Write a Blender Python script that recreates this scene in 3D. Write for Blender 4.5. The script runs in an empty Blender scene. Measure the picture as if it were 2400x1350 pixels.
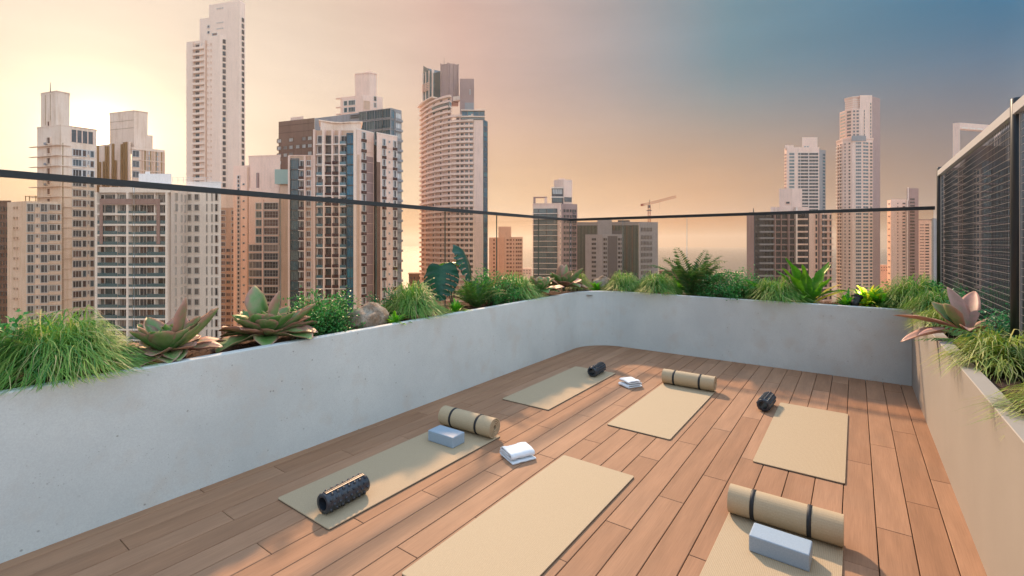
import bpy, bmesh, math, random
from mathutils import Vector, Matrix, noise
R = math.radians
random.seed(7)
SC = bpy.context.scene
COL = SC.collection

# ------------------------------------------------------------------ camera
F_PX, YAW, HOR, EYE = 1110.0, math.atan2(805, 1110), 570.0, 1.6
cam_d = bpy.data.cameras.new('camera')
cam = bpy.data.objects.new('camera', cam_d)
COL.objects.link(cam)
cam.location = (0, 0, EYE)
cam.rotation_euler = (R(90), 0, YAW)
cam_d.sensor_width = 36.0
cam_d.lens = 36.0 * F_PX / 2400.0
cam_d.shift_y = -(675 - HOR) / 2400.0
cam_d.clip_start = 0.05
cam_d.clip_end = 30000
SC.camera = cam
FW = (-math.sin(YAW), math.cos(YAW))
RT = (math.cos(YAW), math.sin(YAW))


def pt(u, d):
    """plan position of the bearing u at distance d along the view axis"""
    k = d * (u - 1200) / F_PX
    return Vector((FW[0] * d + RT[0] * k, FW[1] * d + RT[1] * k))


def zz(v, d):
    return EYE + (HOR - v) * d / F_PX


def onx(u, x):
    k = (u - 1200) / F_PX
    dx, dy = FW[0] + RT[0] * k, FW[1] + RT[1] * k
    t = x / dx
    return x, dy * t, t


def ony(u, y):
    k = (u - 1200) / F_PX
    dx, dy = FW[0] + RT[0] * k, FW[1] + RT[1] * k
    t = y / dy
    return dx * t, y, t


# ------------------------------------------------------------------ light
def s2l(c):
    return tuple(((x / 255) / 12.92 if x / 255 <= 0.04045 else ((x / 255 + 0.055) / 1.055) ** 2.4) for x in c)


SUN_AZ, SUN_EL = R(47), R(35)          # azimuth counted from +Y towards -X
sun_dir = Vector((-math.sin(SUN_AZ) * math.cos(SUN_EL), math.cos(SUN_AZ) * math.cos(SUN_EL), math.sin(SUN_EL)))
sl = bpy.data.lights.new('sun', 'SUN')
sl.energy = 2.9
sl.angle = R(2.2)
sl.color = (1.0, 0.74, 0.50)
sun = bpy.data.objects.new('sun', sl)
COL.objects.link(sun)
sun.rotation_euler = sun_dir.to_track_quat('Z', 'Y').to_euler()
sun.location = (0, 0, 60)

world = bpy.data.worlds.new('World')
SC.world = world
world.use_nodes = True
wn, wl = world.node_tree.nodes, world.node_tree.links
wn.clear()


def N(nodes, t, **kw):
    n = nodes.new(t)
    for k, v in kw.items():
        if k.startswith('i_'):
            key = k[2:]
            n.inputs[int(key) if key.isdigit() else key.replace('_', ' ')].default_value = v
        else:
            setattr(n, k, v)
    return n


def ramp(nodes, stops, lin=False, interp='EASE'):
    n = nodes.new('ShaderNodeValToRGB')
    n.color_ramp.interpolation = interp
    el = n.color_ramp.elements
    while len(el) < len(stops):
        el.new(0.5)
    for e, (p, c) in zip(el, stops):
        e.position = p
        e.color = (*(c if lin else s2l(c)), 1)
    return n


# the low evening glow lies to the west, further round than the lamp
GLOW = Vector((*(pt(236, 1.0)), (HOR - 332) / F_PX)).normalized()
tc = N(wn, 'ShaderNodeTexCoord')
nrm = N(wn, 'ShaderNodeVectorMath', operation='NORMALIZE')
wl.new(tc.outputs['Generated'], nrm.inputs[0])
dot = N(wn, 'ShaderNodeVectorMath', operation='DOT_PRODUCT')
dot.inputs[1].default_value = GLOW
wl.new(nrm.outputs[0], dot.inputs[0])
ac = N(wn, 'ShaderNodeMath', operation='ARCCOSINE')
wl.new(dot.outputs['Value'], ac.inputs[0])
a01 = N(wn, 'ShaderNodeMath', operation='DIVIDE')
a01.inputs[1].default_value = math.pi
wl.new(ac.outputs[0], a01.inputs[0])
sep = N(wn, 'ShaderNodeSeparateXYZ')
wl.new(nrm.outputs[0], sep.inputs[0])
asn = N(wn, 'ShaderNodeMath', operation='ARCSINE')
wl.new(sep.outputs['Z'], asn.inputs[0])
e01 = N(wn, 'ShaderNodeMath', operation='DIVIDE')
e01.inputs[1].default_value = math.pi / 2
wl.new(asn.outputs[0], e01.inputs[0])
D = 180.0
high = ramp(wn, [(0, (248, 232, 212)), (14 / D, (234, 214, 194)), (24 / D, (219, 195, 176)), (36 / D, (198, 164, 152)), (50 / D, (158, 147, 148)),
                 (64 / D, (92, 130, 146)), (84 / D, (0, 100, 138)), (91 / D, (50, 122, 158)), (105 / D, (270, 302, 326)), (1, (292, 318, 338))], interp='LINEAR')
low = ramp(wn, [(0, (248, 230, 208)), (20 / D, (236, 206, 166)), (42 / D, (216, 168, 116)), (62 / D, (206, 146, 88)), (85 / D, (146, 112, 86)), (92 / D, (184, 156, 136)), (105 / D, (262, 268, 276)), (1, (290, 298, 306))], interp='LINEAR')
for r_ in (high, low):
    wl.new(a01.outputs[0], r_.inputs[0])
em = N(wn, 'ShaderNodeMapRange', interpolation_type='SMOOTHSTEP')
em.inputs['From Min'].default_value = 1 / 90
em.inputs['From Max'].default_value = 21 / 90
wl.new(e01.outputs[0], em.inputs['Value'])
mx0 = N(wn, 'ShaderNodeMix', data_type='RGBA')
wl.new(em.outputs[0], mx0.inputs['Factor'])
wl.new(low.outputs[0], mx0.inputs[6])
wl.new(high.outputs[0], mx0.inputs[7])
zz_ = N(wn, 'ShaderNodeMapRange', interpolation_type='SMOOTHSTEP')
zz_.inputs['From Min'].default_value = 26 / 90
zz_.inputs['From Max'].default_value = 58 / 90
wl.new(e01.outputs[0], zz_.inputs['Value'])
mx = N(wn, 'ShaderNodeMix', data_type='RGBA')
wl.new(zz_.outputs[0], mx.inputs['Factor'])
wl.new(mx0.outputs[2], mx.inputs[6])
mx.inputs[7].default_value = (1.3, 1.65, 2.0, 1)
# a small hot core of glow where the low sun burns through
gl = ramp(wn, [(0, (1, 1, 1)), (1.2 / D, (0.5, 0.5, 0.5)), (2.6 / D, (0.12, 0.12, 0.12)), (4.5 / D, (0.045, 0.045, 0.045)), (8 / D, (0.018, 0.018, 0.018)), (13 / D, (0.006, 0.006, 0.006)), (20 / D, (0, 0, 0)), (1, (0, 0, 0))], lin=True, interp='LINEAR')
wl.new(a01.outputs[0], gl.inputs[0])
gs = N(wn, 'ShaderNodeMix', data_type='RGBA', blend_type='MULTIPLY')
gs.inputs['Factor'].default_value = 1
gs.inputs[7].default_value = (14.0, 9.5, 4.6, 1)
wl.new(gl.outputs[0], gs.inputs[6])
ad = N(wn, 'ShaderNodeMix', data_type='RGBA', blend_type='ADD')
ad.inputs['Factor'].default_value = 1
# faint stretched streaks of high cloud
cn = N(wn, 'ShaderNodeTexNoise')
cn.inputs['Scale'].default_value = 2.2
cn.inputs['Detail'].default_value = 5
cn.inputs['Roughness'].default_value = 0.62
cs = N(wn, 'ShaderNodeVectorMath', operation='MULTIPLY')
cs.inputs[1].default_value = (1.0, 1.0, 5.0)
wl.new(nrm.outputs[0], cs.inputs[0])
wl.new(cs.outputs[0], cn.inputs['Vector'])
cm = N(wn, 'ShaderNodeMapRange')
cm.inputs['From Min'].default_value = 0.35
cm.inputs['From Max'].default_value = 0.7
cm.inputs['To Min'].default_value = 0.97
cm.inputs['To Max'].default_value = 1.10
wl.new(cn.outputs['Fac'], cm.inputs['Value'])
cl = N(wn, 'ShaderNodeMix', data_type='RGBA', blend_type='MULTIPLY')
cl.inputs['Factor'].default_value = 1
wl.new(mx.outputs[2], cl.inputs[6])
wl.new(cm.outputs[0], cl.inputs[7])
wl.new(cl.outputs[2], ad.inputs[6])
wl.new(gs.outputs[2], ad.inputs[7])
bg1 = N(wn, 'ShaderNodeBackground')
bg1.inputs['Strength'].default_value = 0.5
wl.new(ad.outputs[2], bg1.inputs['Color'])
sky = N(wn, 'ShaderNodeTexSky', sky_type='NISHITA')
sky.sun_disc = False
sky.sun_elevation = SUN_EL
sky.sun_rotation = -SUN_AZ
sky.air_density = 1.0
sky.dust_density = 0.6
sky.ozone_density = 2.0
bg2 = N(wn, 'ShaderNodeBackground')
bg2.inputs['Strength'].default_value = 0.15
wl.new(sky.outputs[0], bg2.inputs['Color'])
zm = N(wn, 'ShaderNodeMapRange', interpolation_type='SMOOTHSTEP')
zm.inputs['To Max'].default_value = 0.5
zm.inputs['From Min'].default_value = 26 / 90
zm.inputs['From Max'].default_value = 46 / 90
wl.new(e01.outputs[0], zm.inputs['Value'])
ms = N(wn, 'ShaderNodeMixShader')
wl.new(zm.outputs[0], ms.inputs[0])
wl.new(bg1.outputs[0], ms.inputs[1])
wl.new(bg2.outputs[0], ms.inputs[2])
wo = N(wn, 'ShaderNodeOutputWorld')
wl.new(ms.outputs[0], wo.inputs['Surface'])

vs = SC.view_settings
vs.view_transform = 'Standard'
vs.look = 'None'
vs.exposure = 1.0
vs.gamma = 1.0
vs.use_curve_mapping = False
cy = SC.cycles
cy.max_bounces = 8
cy.diffuse_bounces = 3
cy.glossy_bounces = 3
cy.transparent_max_bounces = 24
cy.volume_bounces = 0
cy.caustics_reflective = False
cy.caustics_refractive = False
cy.sample_clamp_indirect = 6.0


# ------------------------------------------------------------------ materials
MATS = {}


def new_mat(name):
    m = bpy.data.materials.new(name)
    m.use_nodes = True
    n, l = m.node_tree.nodes, m.node_tree.links
    b = n['Principled BSDF']
    MATS[name] = m
    return m, n, l, b


def simple(name, c, rough=0.7, metal=0.0, spec=0.5):
    m, n, l, b = new_mat(name)
    b.inputs['Base Color'].default_value = (*c, 1)
    b.inputs['Roughness'].default_value = rough
    b.inputs['Metallic'].default_value = metal
    b.inputs['Specular IOR Level'].default_value = spec
    return m


def mixc(n, l, fac, a, b, blend='MIX'):
    x = N(n, 'ShaderNodeMix', data_type='RGBA', blend_type=blend)
    for sock, val in ((x.inputs['Factor'], fac), (x.inputs[6], a), (x.inputs[7], b)):
        if hasattr(val, 'links') or hasattr(val, 'is_linked'):
            l.new(val, sock)
        elif isinstance(val, tuple):
            sock.default_value = (*val, 1) if len(val) == 3 else val
        else:
            sock.default_value = val
    return x.outputs[2]


def tex_noise(n, l, scale, vec=None, detail=3, rough=0.55):
    t = N(n, 'ShaderNodeTexNoise')
    t.inputs['Scale'].default_value = scale
    t.inputs['Detail'].default_value = detail
    t.inputs['Roughness'].default_value = rough
    if vec is not None:
        l.new(vec, t.inputs['Vector'])
    return t.outputs['Fac']


def mapr(n, l, v, a, b, c=0.0, d=1.0):
    m = N(n, 'ShaderNodeMapRange')
    l.new(v, m.inputs['Value'])
    for k, x in zip(('From Min', 'From Max', 'To Min', 'To Max'), (a, b, c, d)):
        m.inputs[k].default_value = x
    return m.outputs[0]


def scaled(n, l, vec, s):
    m = N(n, 'ShaderNodeVectorMath', operation='MULTIPLY')
    l.new(vec, m.inputs[0])
    m.inputs[1].default_value = s
    return m.outputs[0]


def bump(n, l, b, h, strength=0.2, dist=0.01):
    x = N(n, 'ShaderNodeBump')
    x.inputs['Strength'].default_value = strength
    x.inputs['Distance'].default_value = dist
    l.new(h, x.inputs['Height'])
    l.new(x.outputs[0], b.inputs['Normal'])


def facade_mat(name, c, rough=0.85, stain=0.35, dirt=(0.45, 0.38, 0.32)):
    """painted or rendered wall: blotches, rain streaks"""
    m, n, l, b = new_mat(name)
    g = N(n, 'ShaderNodeNewGeometry').outputs['Position']
    f1 = mapr(n, l, tex_noise(n, l, 0.22, g, 4), 0.35, 0.7)
    f2 = mapr(n, l, tex_noise(n, l, 1.0, scaled(n, l, g, (1.3, 1.3, 0.09)), 4), 0.5, 0.75)
    f3 = mapr(n, l, tex_noise(n, l, 3.0, g, 3), 0.3, 0.7, 0.92, 1.06)
    dc = tuple(x * y for x, y in zip(c, dirt))
    k1 = N(n, 'ShaderNodeMath', operation='MULTIPLY', i_1=stain)
    l.new(f2, k1.inputs[0])
    k2 = N(n, 'ShaderNodeMath', operation='MULTIPLY', i_1=stain * 0.5)
    l.new(f1, k2.inputs[0])
    c1 = mixc(n, l, k1.outputs[0], c, dc)
    c2 = mixc(n, l, k2.outputs[0], c1, dc)
    c3 = mixc(n, l, 1.0, c2, f3, 'MULTIPLY')
    l.new(c3, b.inputs['Base Color'])
    b.inputs['Roughness'].default_value = rough
    b.inputs['Specular IOR Level'].default_value = 0.25
    return m


def pane_mat(name, stops, rough=0.12, spec=0.6):
    """window glass with what stands behind it (dark room, blind, curtain) picked per window"""
    m, n, l, b = new_mat(name)
    oi = N(n, 'ShaderNodeObjectInfo')
    r = ramp(n, stops, lin=True, interp='CONSTANT')
    l.new(oi.outputs['Random'], r.inputs[0])
    g = N(n, 'ShaderNodeNewGeometry').outputs['Position']
    f = mapr(n, l, tex_noise(n, l, 1.6, scaled(n, l, g, (1.6, 1.6, 0.15)), 2), 0.3, 0.7, 0.6, 1.35)
    l.new(mixc(n, l, 1.0, r.outputs[0], f, 'MULTIPLY'), b.inputs['Base Color'])
    b.inputs['Roughness'].default_value = rough
    b.inputs['Specular IOR Level'].default_value = spec
    return m


BROWN = pane_mat('brown curtained glass', [(0, (0.025, 0.016, 0.015)), (0.25, (0.075, 0.034, 0.026)), (0.5, (0.04, 0.04, 0.048)), (0.68, (0.14, 0.075, 0.055)), (0.85, (0.05, 0.08, 0.1)), (0.95, (0.24, 0.18, 0.15))], rough=0.2, spec=0.35)
DARK = pane_mat('dark glass', [(0, (0.006, 0.007, 0.012)), (0.4, (0.014, 0.015, 0.022)), (0.75, (0.03, 0.028, 0.034)), (0.93, (0.1, 0.09, 0.09))], rough=0.2, spec=0.3)
TEAL = pane_mat('teal glass', [(0, (0.015, 0.05, 0.06)), (0.4, (0.03, 0.075, 0.085)), (0.7, (0.06, 0.1, 0.1)), (0.9, (0.1, 0.12, 0.11))], rough=0.08, spec=0.8)
BLUE = pane_mat('deep blue glass', [(0, (0.0, 0.07, 0.12)), (0.4, (0.004, 0.11, 0.17)), (0.75, (0.01, 0.08, 0.12)), (0.9, (0.015, 0.15, 0.19))], rough=0.1, spec=0.5)
GREY = pane_mat('grey glass', [(0, (0.05, 0.055, 0.065)), (0.4, (0.09, 0.085, 0.09)), (0.7, (0.15, 0.12, 0.11)), (0.9, (0.03, 0.035, 0.045))])
RUST = pane_mat('rust brown glass', [(0, (0.16, 0.06, 0.035)), (0.5, (0.22, 0.1, 0.06)), (0.8, (0.1, 0.05, 0.04))])
GREEN = pane_mat('bottle green glass', [(0, (0.002, 0.026, 0.022)), (0.45, (0.004, 0.04, 0.032)), (0.75, (0.008, 0.022, 0.016)), (0.92, (0.06, 0.03, 0.014))], rough=0.45, spec=0.25)
PALEWIN = pane_mat('pale blind glass', [(0, (0.4, 0.38, 0.36)), (0.6, (0.55, 0.52, 0.5)), (0.85, (0.2, 0.18, 0.17))])
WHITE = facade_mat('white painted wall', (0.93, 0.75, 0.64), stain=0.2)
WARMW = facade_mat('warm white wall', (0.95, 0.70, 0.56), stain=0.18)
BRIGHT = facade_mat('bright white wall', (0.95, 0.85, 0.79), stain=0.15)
CREAM = facade_mat('weathered cream wall', (0.88, 0.68, 0.55), stain=0.45, dirt=(0.6, 0.42, 0.25))
PINK = facade_mat('pinkish render', (0.89, 0.61, 0.49), stain=0.28)
TAN = facade_mat('tan render', (0.68, 0.43, 0.30), stain=0.35)
BRICK = facade_mat('brown cladding', (0.2, 0.105, 0.075), stain=0.4)
SLATE = facade_mat('grey slab wall', (0.3, 0.29, 0.3), stain=0.35)
MAUVE = facade_mat('mauve painted frame', (0.36, 0.23, 0.21), stain=0.3)
CHAR = facade_mat('dark grey wall', (0.09, 0.085, 0.095), stain=0.3)
MAROON = facade_mat('maroon painted ledge', (0.075, 0.025, 0.022), stain=0.3)
GOLD = facade_mat('golden brown panel', (0.36, 0.2, 0.07), stain=0.6)
FRAME = simple('pale window frame', (0.6, 0.55, 0.52), 0.6)
DFRAME = simple('dark window frame', (0.06, 0.055, 0.055), 0.5)
RAILG = simple('blue balcony glass', (0.05, 0.12, 0.14), 0.12, spec=0.7)
CRANE = simple('orange crane paint', (0.42, 0.1, 0.04), 0.6)


# ------------------------------------------------------------------ mesh builder
class MB:
    def __init__(s):
        s.v, s.f, s.m = [], [], []

    def add(s, vs, fs, mi=0):
        o = len(s.v)
        s.v += [tuple(x) for x in vs]
        s.f += [tuple(i + o for i in f) for f in fs]
        s.m += [mi] * len(fs)

    def box(s, a, b, mi=0, M=None):
        x0, y0, z0 = a
        x1, y1, z1 = b
        vs = [(x, y, z) for z in (z0, z1) for x, y in ((x0, y0), (x1, y0), (x1, y1), (x0, y1))]
        if M is not None:
            vs = [M @ Vector(p) for p in vs]
        s.add(vs, [(0, 3, 2, 1), (4, 5, 6, 7), (0, 1, 5, 4), (1, 2, 6, 5), (2, 3, 7, 6), (3, 0, 4, 7)], mi)

    def prism(s, pts, z0, z1, mi=0):
        n = len(pts)
        area = sum(pts[i][0] * pts[(i + 1) % n][1] - pts[(i + 1) % n][0] * pts[i][1] for i in range(n))
        if area < 0:
            pts = pts[::-1]
        zt = z1 if isinstance(z1, (list, tuple)) else [z1] * n
        if area < 0 and isinstance(z1, (list, tuple)):
            zt = list(z1)[::-1]
        vs = [(p[0], p[1], z0) for p in pts] + [(p[0], p[1], z) for p, z in zip(pts, zt)]
        fs = [tuple(range(n))[::-1], tuple(range(n, 2 * n))]
        fs += [(i, (i + 1) % n, n + (i + 1) % n, n + i) for i in range(n)]
        s.add(vs, fs, mi)

    def tube(s, path, rad, seg=6, mi=0, cap=True):
        rings = []
        n = len(path)
        for i, p in enumerate(path):
            p = Vector(p)
            t = (Vector(path[min(i + 1, n - 1)]) - Vector(path[max(i - 1, 0)])).normalized()
            up = Vector((0, 0, 1)) if abs(t.z) < 0.95 else Vector((1, 0, 0))
            a = t.cross(up).normalized()
            b = a.cross(t)
            r = rad[i] if isinstance(rad, (list, tuple)) else rad
            rings.append([p + (a * math.cos(2 * math.pi * k / seg) + b * math.sin(2 * math.pi * k / seg)) * r for k in range(seg)])
        vs = [q for r in rings for q in r]
        fs = [(i * seg + k, i * seg + (k + 1) % seg, (i + 1) * seg + (k + 1) % seg, (i + 1) * seg + k) for i in range(n - 1) for k in range(seg)]
        if cap:
            fs += [tuple(range(seg))[::-1], tuple((n - 1) * seg + k for k in range(seg))]
        s.add(vs, fs, mi)

    def lathe(s, prof, seg=24, M=None, mi=0):
        """profile of (radius, height) points turned about Z"""
        n = len(prof)
        vs = [Vector((r * math.cos(2 * math.pi * k / seg), r * math.sin(2 * math.pi * k / seg), h)) for r, h in prof for k in range(seg)]
        if M is not None:
            vs = [M @ p for p in vs]
        fs = [(i * seg + k, i * seg + (k + 1) % seg, (i + 1) * seg + (k + 1) % seg, (i + 1) * seg + k) for i in range(n - 1) for k in range(seg)]
        s.add(vs, fs, mi)

    def mesh(s, name, mats, off=(0, 0, 0), smooth=False, fix=False):
        me = bpy.data.meshes.new(name)
        o = Vector(off)
        me.from_pydata([Vector(p) - o for p in s.v], [], s.f)
        for m in (mats if isinstance(mats, (list, tuple)) else [mats]):
            me.materials.append(m)
        if any(s.m):
            me.polygons.foreach_set('material_index', s.m)
        if smooth:
            me.polygons.foreach_set('use_smooth', [True] * len(me.polygons))
        if fix:
            bm = bmesh.new()
            bm.from_mesh(me)
            bmesh.ops.recalc_face_normals(bm, faces=bm.faces)
            bm.to_mesh(me)
            bm.free()
        me.update()
        return me

    def build(s, name, mats, parent=None, off=None, smooth=False, fix=False):
        if off is None:
            off = parent.location if parent is not None else (0, 0, 0)
        return link(name, s.mesh(name, mats, off, smooth, fix), parent)


def link(name, me, parent=None, loc=(0, 0, 0), rot=(0, 0, 0), sc=(1, 1, 1)):
    o = bpy.data.objects.new(name, me)
    o.location, o.rotation_euler, o.scale = loc, rot, sc
    o.parent = parent
    COL.objects.link(o)
    return o


def tag(o, label=None, cat=None, group=None, kind=None):
    for k, v in (('label', label), ('category', cat), ('group', group), ('kind', kind)):
        if v:
            o[k] = v
    return o


def thing(name, label, cat, loc=(0, 0, 0), rz=0.0, group=None):
    o = link(name, None, None, loc, (0, 0, rz))
    o.empty_display_size = 0.2
    return tag(o, label, cat, group)

# ------------------------------------------------------------------ ground, sea, air
G = -72.0
m, n, l, b = new_mat('sea water')
b.inputs['Base Color'].default_value = (0.10, 0.10, 0.10, 1)
b.inputs['Roughness'].default_value = 0.35
g_ = N(n, 'ShaderNodeNewGeometry').outputs['Position']
bump(n, l, b, tex_noise(n, l, 0.06, g_, 4), 0.3, 2.0)
m, n, l, b = new_mat('city ground')
g_ = N(n, 'ShaderNodeNewGeometry').outputs['Position']
l.new(mixc(n, l, mapr(n, l, tex_noise(n, l, 0.03, g_, 5), 0.4, 0.6), (0.24, 0.20, 0.17), (0.36, 0.30, 0.25)), b.inputs['Base Color'])
b.inputs['Roughness'].default_value = 0.9
x = MB()
S_ = 9000
x.add([(-S_, -S_, G), (S_, -S_, G), (S_, S_, G), (-S_, S_, G)], [(0, 1, 2, 3)])
tag(x.build('sea', MATS['sea water']), kind='structure')
x = MB()
land = [pt(u, d) for u, d in ((-600, 620), (300, 800), (1000, 720), (1500, 800), (2100, 900), (3000, 760))]
land = [Vector((-900, -600)), *land, Vector((900, -600))]
x.prism([(p.x, p.y) for p in land], G - 0.5, G + 0.6)
tag(x.build('ground', MATS['city ground']), kind='structure')

hz = bpy.data.materials.new('warm evening haze')
hz.use_nodes = True
hn, hl = hz.node_tree.nodes, hz.node_tree.links
hn.clear()
pv = N(hn, 'ShaderNodeVolumePrincipled')
pv.inputs['Color'].default_value = (1.0, 0.955, 0.90, 1)
pv.inputs['Density'].default_value = HAZE_D = 0.0002
pv.inputs['Anisotropy'].default_value = 0.45
ho = N(hn, 'ShaderNodeOutputMaterial')
hl.new(pv.outputs[0], ho.inputs['Volume'])
x = MB()
x.box((-9200, -9200, G - 1.6), (9200, 9200, 141))
tag(x.build('haze', hz), kind='stuff')

# ------------------------------------------------------------------ terrace
XL, XR, YB = -3.457, 0.513, 6.925
WH, WT, RC = 0.85, 0.07, 0.55
m, n, l, b = new_mat('composite deck board')
oi = N(n, 'ShaderNodeObjectInfo').outputs['Random']
tcn = N(n, 'ShaderNodeTexCoord').outputs['Object']
off = N(n, 'ShaderNodeVectorMath', operation='ADD')
l.new(tcn, off.inputs[0])
cmb = N(n, 'ShaderNodeCombineXYZ')
ml = N(n, 'ShaderNodeMath', operation='MULTIPLY', i_1=37.0)
l.new(oi, ml.inputs[0])
l.new(ml.outputs[0], cmb.inputs[0])
l.new(ml.outputs[0], cmb.inputs[1])
l.new(cmb.outputs[0], off.inputs[1])
grain = tex_noise(n, l, 1.0, scaled(n, l, off.outputs[0], (190, 5, 60)), 4, 0.6)
cloud = tex_noise(n, l, 1.0, scaled(n, l, off.outputs[0], (14, 1.6, 4)), 3, 0.5)
base = ramp(n, [(0, (0.31, 0.163, 0.091)), (0.5, (0.345, 0.187, 0.107)), (1, (0.38, 0.212, 0.125))], lin=True, interp='LINEAR')
l.new(oi, base.inputs[0])
c1 = mixc(n, l, 1.0, base.outputs[0], mapr(n, l, grain, 0.3, 0.7, 0.88, 1.09), 'MULTIPLY')
c2 = mixc(n, l, 1.0, c1, mapr(n, l, cloud, 0.3, 0.7, 0.88, 1.1), 'MULTIPLY')
wear = tex_noise(n, l, 1.3, N(n, 'ShaderNodeNewGeometry').outputs['Position'], 5, 0.6)
c3 = mixc(n, l, mapr(n, l, wear, 0.5, 0.75, 0, 0.18), c2, (0.26, 0.20, 0.15))
l.new(c3, b.inputs['Base Color'])
l.new(mapr(n, l, wear, 0.3, 0.7, 0.62, 0.78), b.inputs['Roughness'])
b.inputs['Specular IOR Level'].default_value = 0.2
bump(n, l, b, grain, 0.25, 0.0012)
BOARD = m
x = MB()
x.box((XL - 0.05, -2.0, -0.30), (XR + 0.05, YB + 0.05, -0.034))
deck = tag(x.build('deck', simple('dark void under boards', (0.02, 0.015, 0.012), 0.9)), kind='structure')
PIT, GAP = 0.158, 0.0045


def board(w, ln):
    c = 0.0022
    x = MB()
    a, bb = w / 2, ln / 2
    vs = [(-a, -bb, -0.03), (a, -bb, -0.03), (a, bb, -0.03), (-a, bb, -0.03),
          (-a, -bb, -c), (a, -bb, -c), (a, bb, -c), (-a, bb, -c),
          (-a + c, -bb + c, 0), (a - c, -bb + c, 0), (a - c, bb - c, 0), (-a + c, bb - c, 0)]
    fs = [(8, 9, 10, 11)]
    for k in range(4):
        j = (k + 1) % 4
        fs += [(k, j, j + 4, k + 4), (k + 4, j + 4, j + 8, k + 8)]
    x.add(vs, fs)
    return x.mesh('plank', BOARD)


BL = 1.365
bcache = {}
for i in range(-1, 25):
    xr = 0.411 - PIT * i
    xl = xr - PIT
    xr, xl = min(xr, XR + 0.03), max(xl, XL - 0.03)
    w = xr - xl - GAP
    o0 = (1.085 - 0.446 * i) % BL
    y = o0 - BL * 2
    while y < YB:
        y0, y1 = max(y, -1.2), min(y + BL, YB + 0.03)
        if y1 - y0 > 0.05:
            key = (round(w, 4), round(y1 - y0 - 0.003, 4))
            if key not in bcache:
                bcache[key] = board(*key)
            o = link('plank', bcache[key], deck, ((xl + xr) / 2, (y0 + y1) / 2, random.uniform(-0.0006, 0.0004)))
        y += BL

# concrete planter
m, n, l, b = new_mat('speckled grey concrete')
g_ = N(n, 'ShaderNodeNewGeometry').outputs['Position']
c1 = mixc(n, l, mapr(n, l, tex_noise(n, l, 1.4, g_, 5, 0.6), 0.35, 0.68), (0.555, 0.58, 0.56), (0.66, 0.68, 0.65))
c1 = mixc(n, l, mapr(n, l, tex_noise(n, l, 4.5, g_, 4), 0.52, 0.72, 0, 0.5), c1, (0.56, 0.50, 0.43))
c1 = mixc(n, l, mapr(n, l, tex_noise(n, l, 130, g_, 2), 0.3, 0.7, 0.0, 0.35), c1, (0.42, 0.42, 0.42))
v1 = N(n, 'ShaderNodeTexVoronoi')
v1.inputs['Scale'].default_value = 17
l.new(g_, v1.inputs['Vector'])
hole = mapr(n, l, v1.outputs['Distance'], 0.06, 0.13, 1, 0)
hm = N(n, 'ShaderNodeMath', operation='MULTIPLY')
l.new(hole, hm.inputs[0])
l.new(mapr(n, l, tex_noise(n, l, 9, g_, 2), 0.52, 0.6), hm.inputs[1])
v2 = N(n, 'ShaderNodeTexVoronoi')
v2.inputs['Scale'].default_value = 48
l.new(g_, v2.inputs['Vector'])
h2 = N(n, 'ShaderNodeMath', operation='MULTIPLY')
l.new(mapr(n, l, v2.outputs['Distance'], 0.06, 0.16, 1, 0), h2.inputs[0])
l.new(mapr(n, l, tex_noise(n, l, 5, g_, 3), 0.5, 0.62), h2.inputs[1])
hh = N(n, 'ShaderNodeMath', operation='MAXIMUM')
l.new(hm.outputs[0], hh.inputs[0])
l.new(h2.outputs[0], hh.inputs[1])
hk = N(n, 'ShaderNodeMath', operation='MULTIPLY', i_1=0.55)
l.new(hh.outputs[0], hk.inputs[0])
l.new(mixc(n, l, hk.outputs[0], c1, (0.17, 0.15, 0.13)), b.inputs['Base Color'])
b.inputs['Roughness'].default_value = 0.72
b.inputs['Specular IOR Level'].default_value = 0.35
inv = N(n, 'ShaderNodeMath', operation='SUBTRACT', i_0=1.0)
l.new(hh.outputs[0], inv.inputs[1])
bump(n, l, b, inv.outputs[0], 0.5, 0.004)
CONC = m
m, n, l, b = new_mat('smooth beige painted wall')
g_ = N(n, 'ShaderNodeNewGeometry').outputs['Position']
c1 = mixc(n, l, mapr(n, l, tex_noise(n, l, 1.1, g_, 5), 0.35, 0.7), (0.31, 0.275, 0.235), (0.36, 0.318, 0.275))
c1 = mixc(n, l, mapr(n, l, tex_noise(n, l, 60, g_, 3), 0.3, 0.7, 0, 0.16), c1, (0.30, 0.26, 0.22))
l.new(c1, b.inputs['Base Color'])
b.inputs['Roughness'].default_value = 0.6
bump(n, l, b, tex_noise(n, l, 240, g_, 2), 0.08, 0.002)
BEIGE = m


def sweep(path, nrm_, prof, name, mat, parent):
    """profile (offset along the outward plan normal, height) swept along a plan path"""
    x = MB()
    k = len(prof)
    vs = []
    for p, q in zip(path, nrm_):
        for o, z in prof:
            vs.append((p[0] + q[0] * o, p[1] + q[1] * o, z))
    fs = [(i * k + j, i * k + (j + 1) % k, (i + 1) * k + (j + 1) % k, (i + 1) * k + j) for i in range(len(path) - 1) for j in range(k)]
    fs += [tuple(range(k)), tuple((len(path) - 1) * k + j for j in range(k))[::-1]]
    x.add(vs, fs)
    return x.build(name, mat, parent, fix=True)


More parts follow.
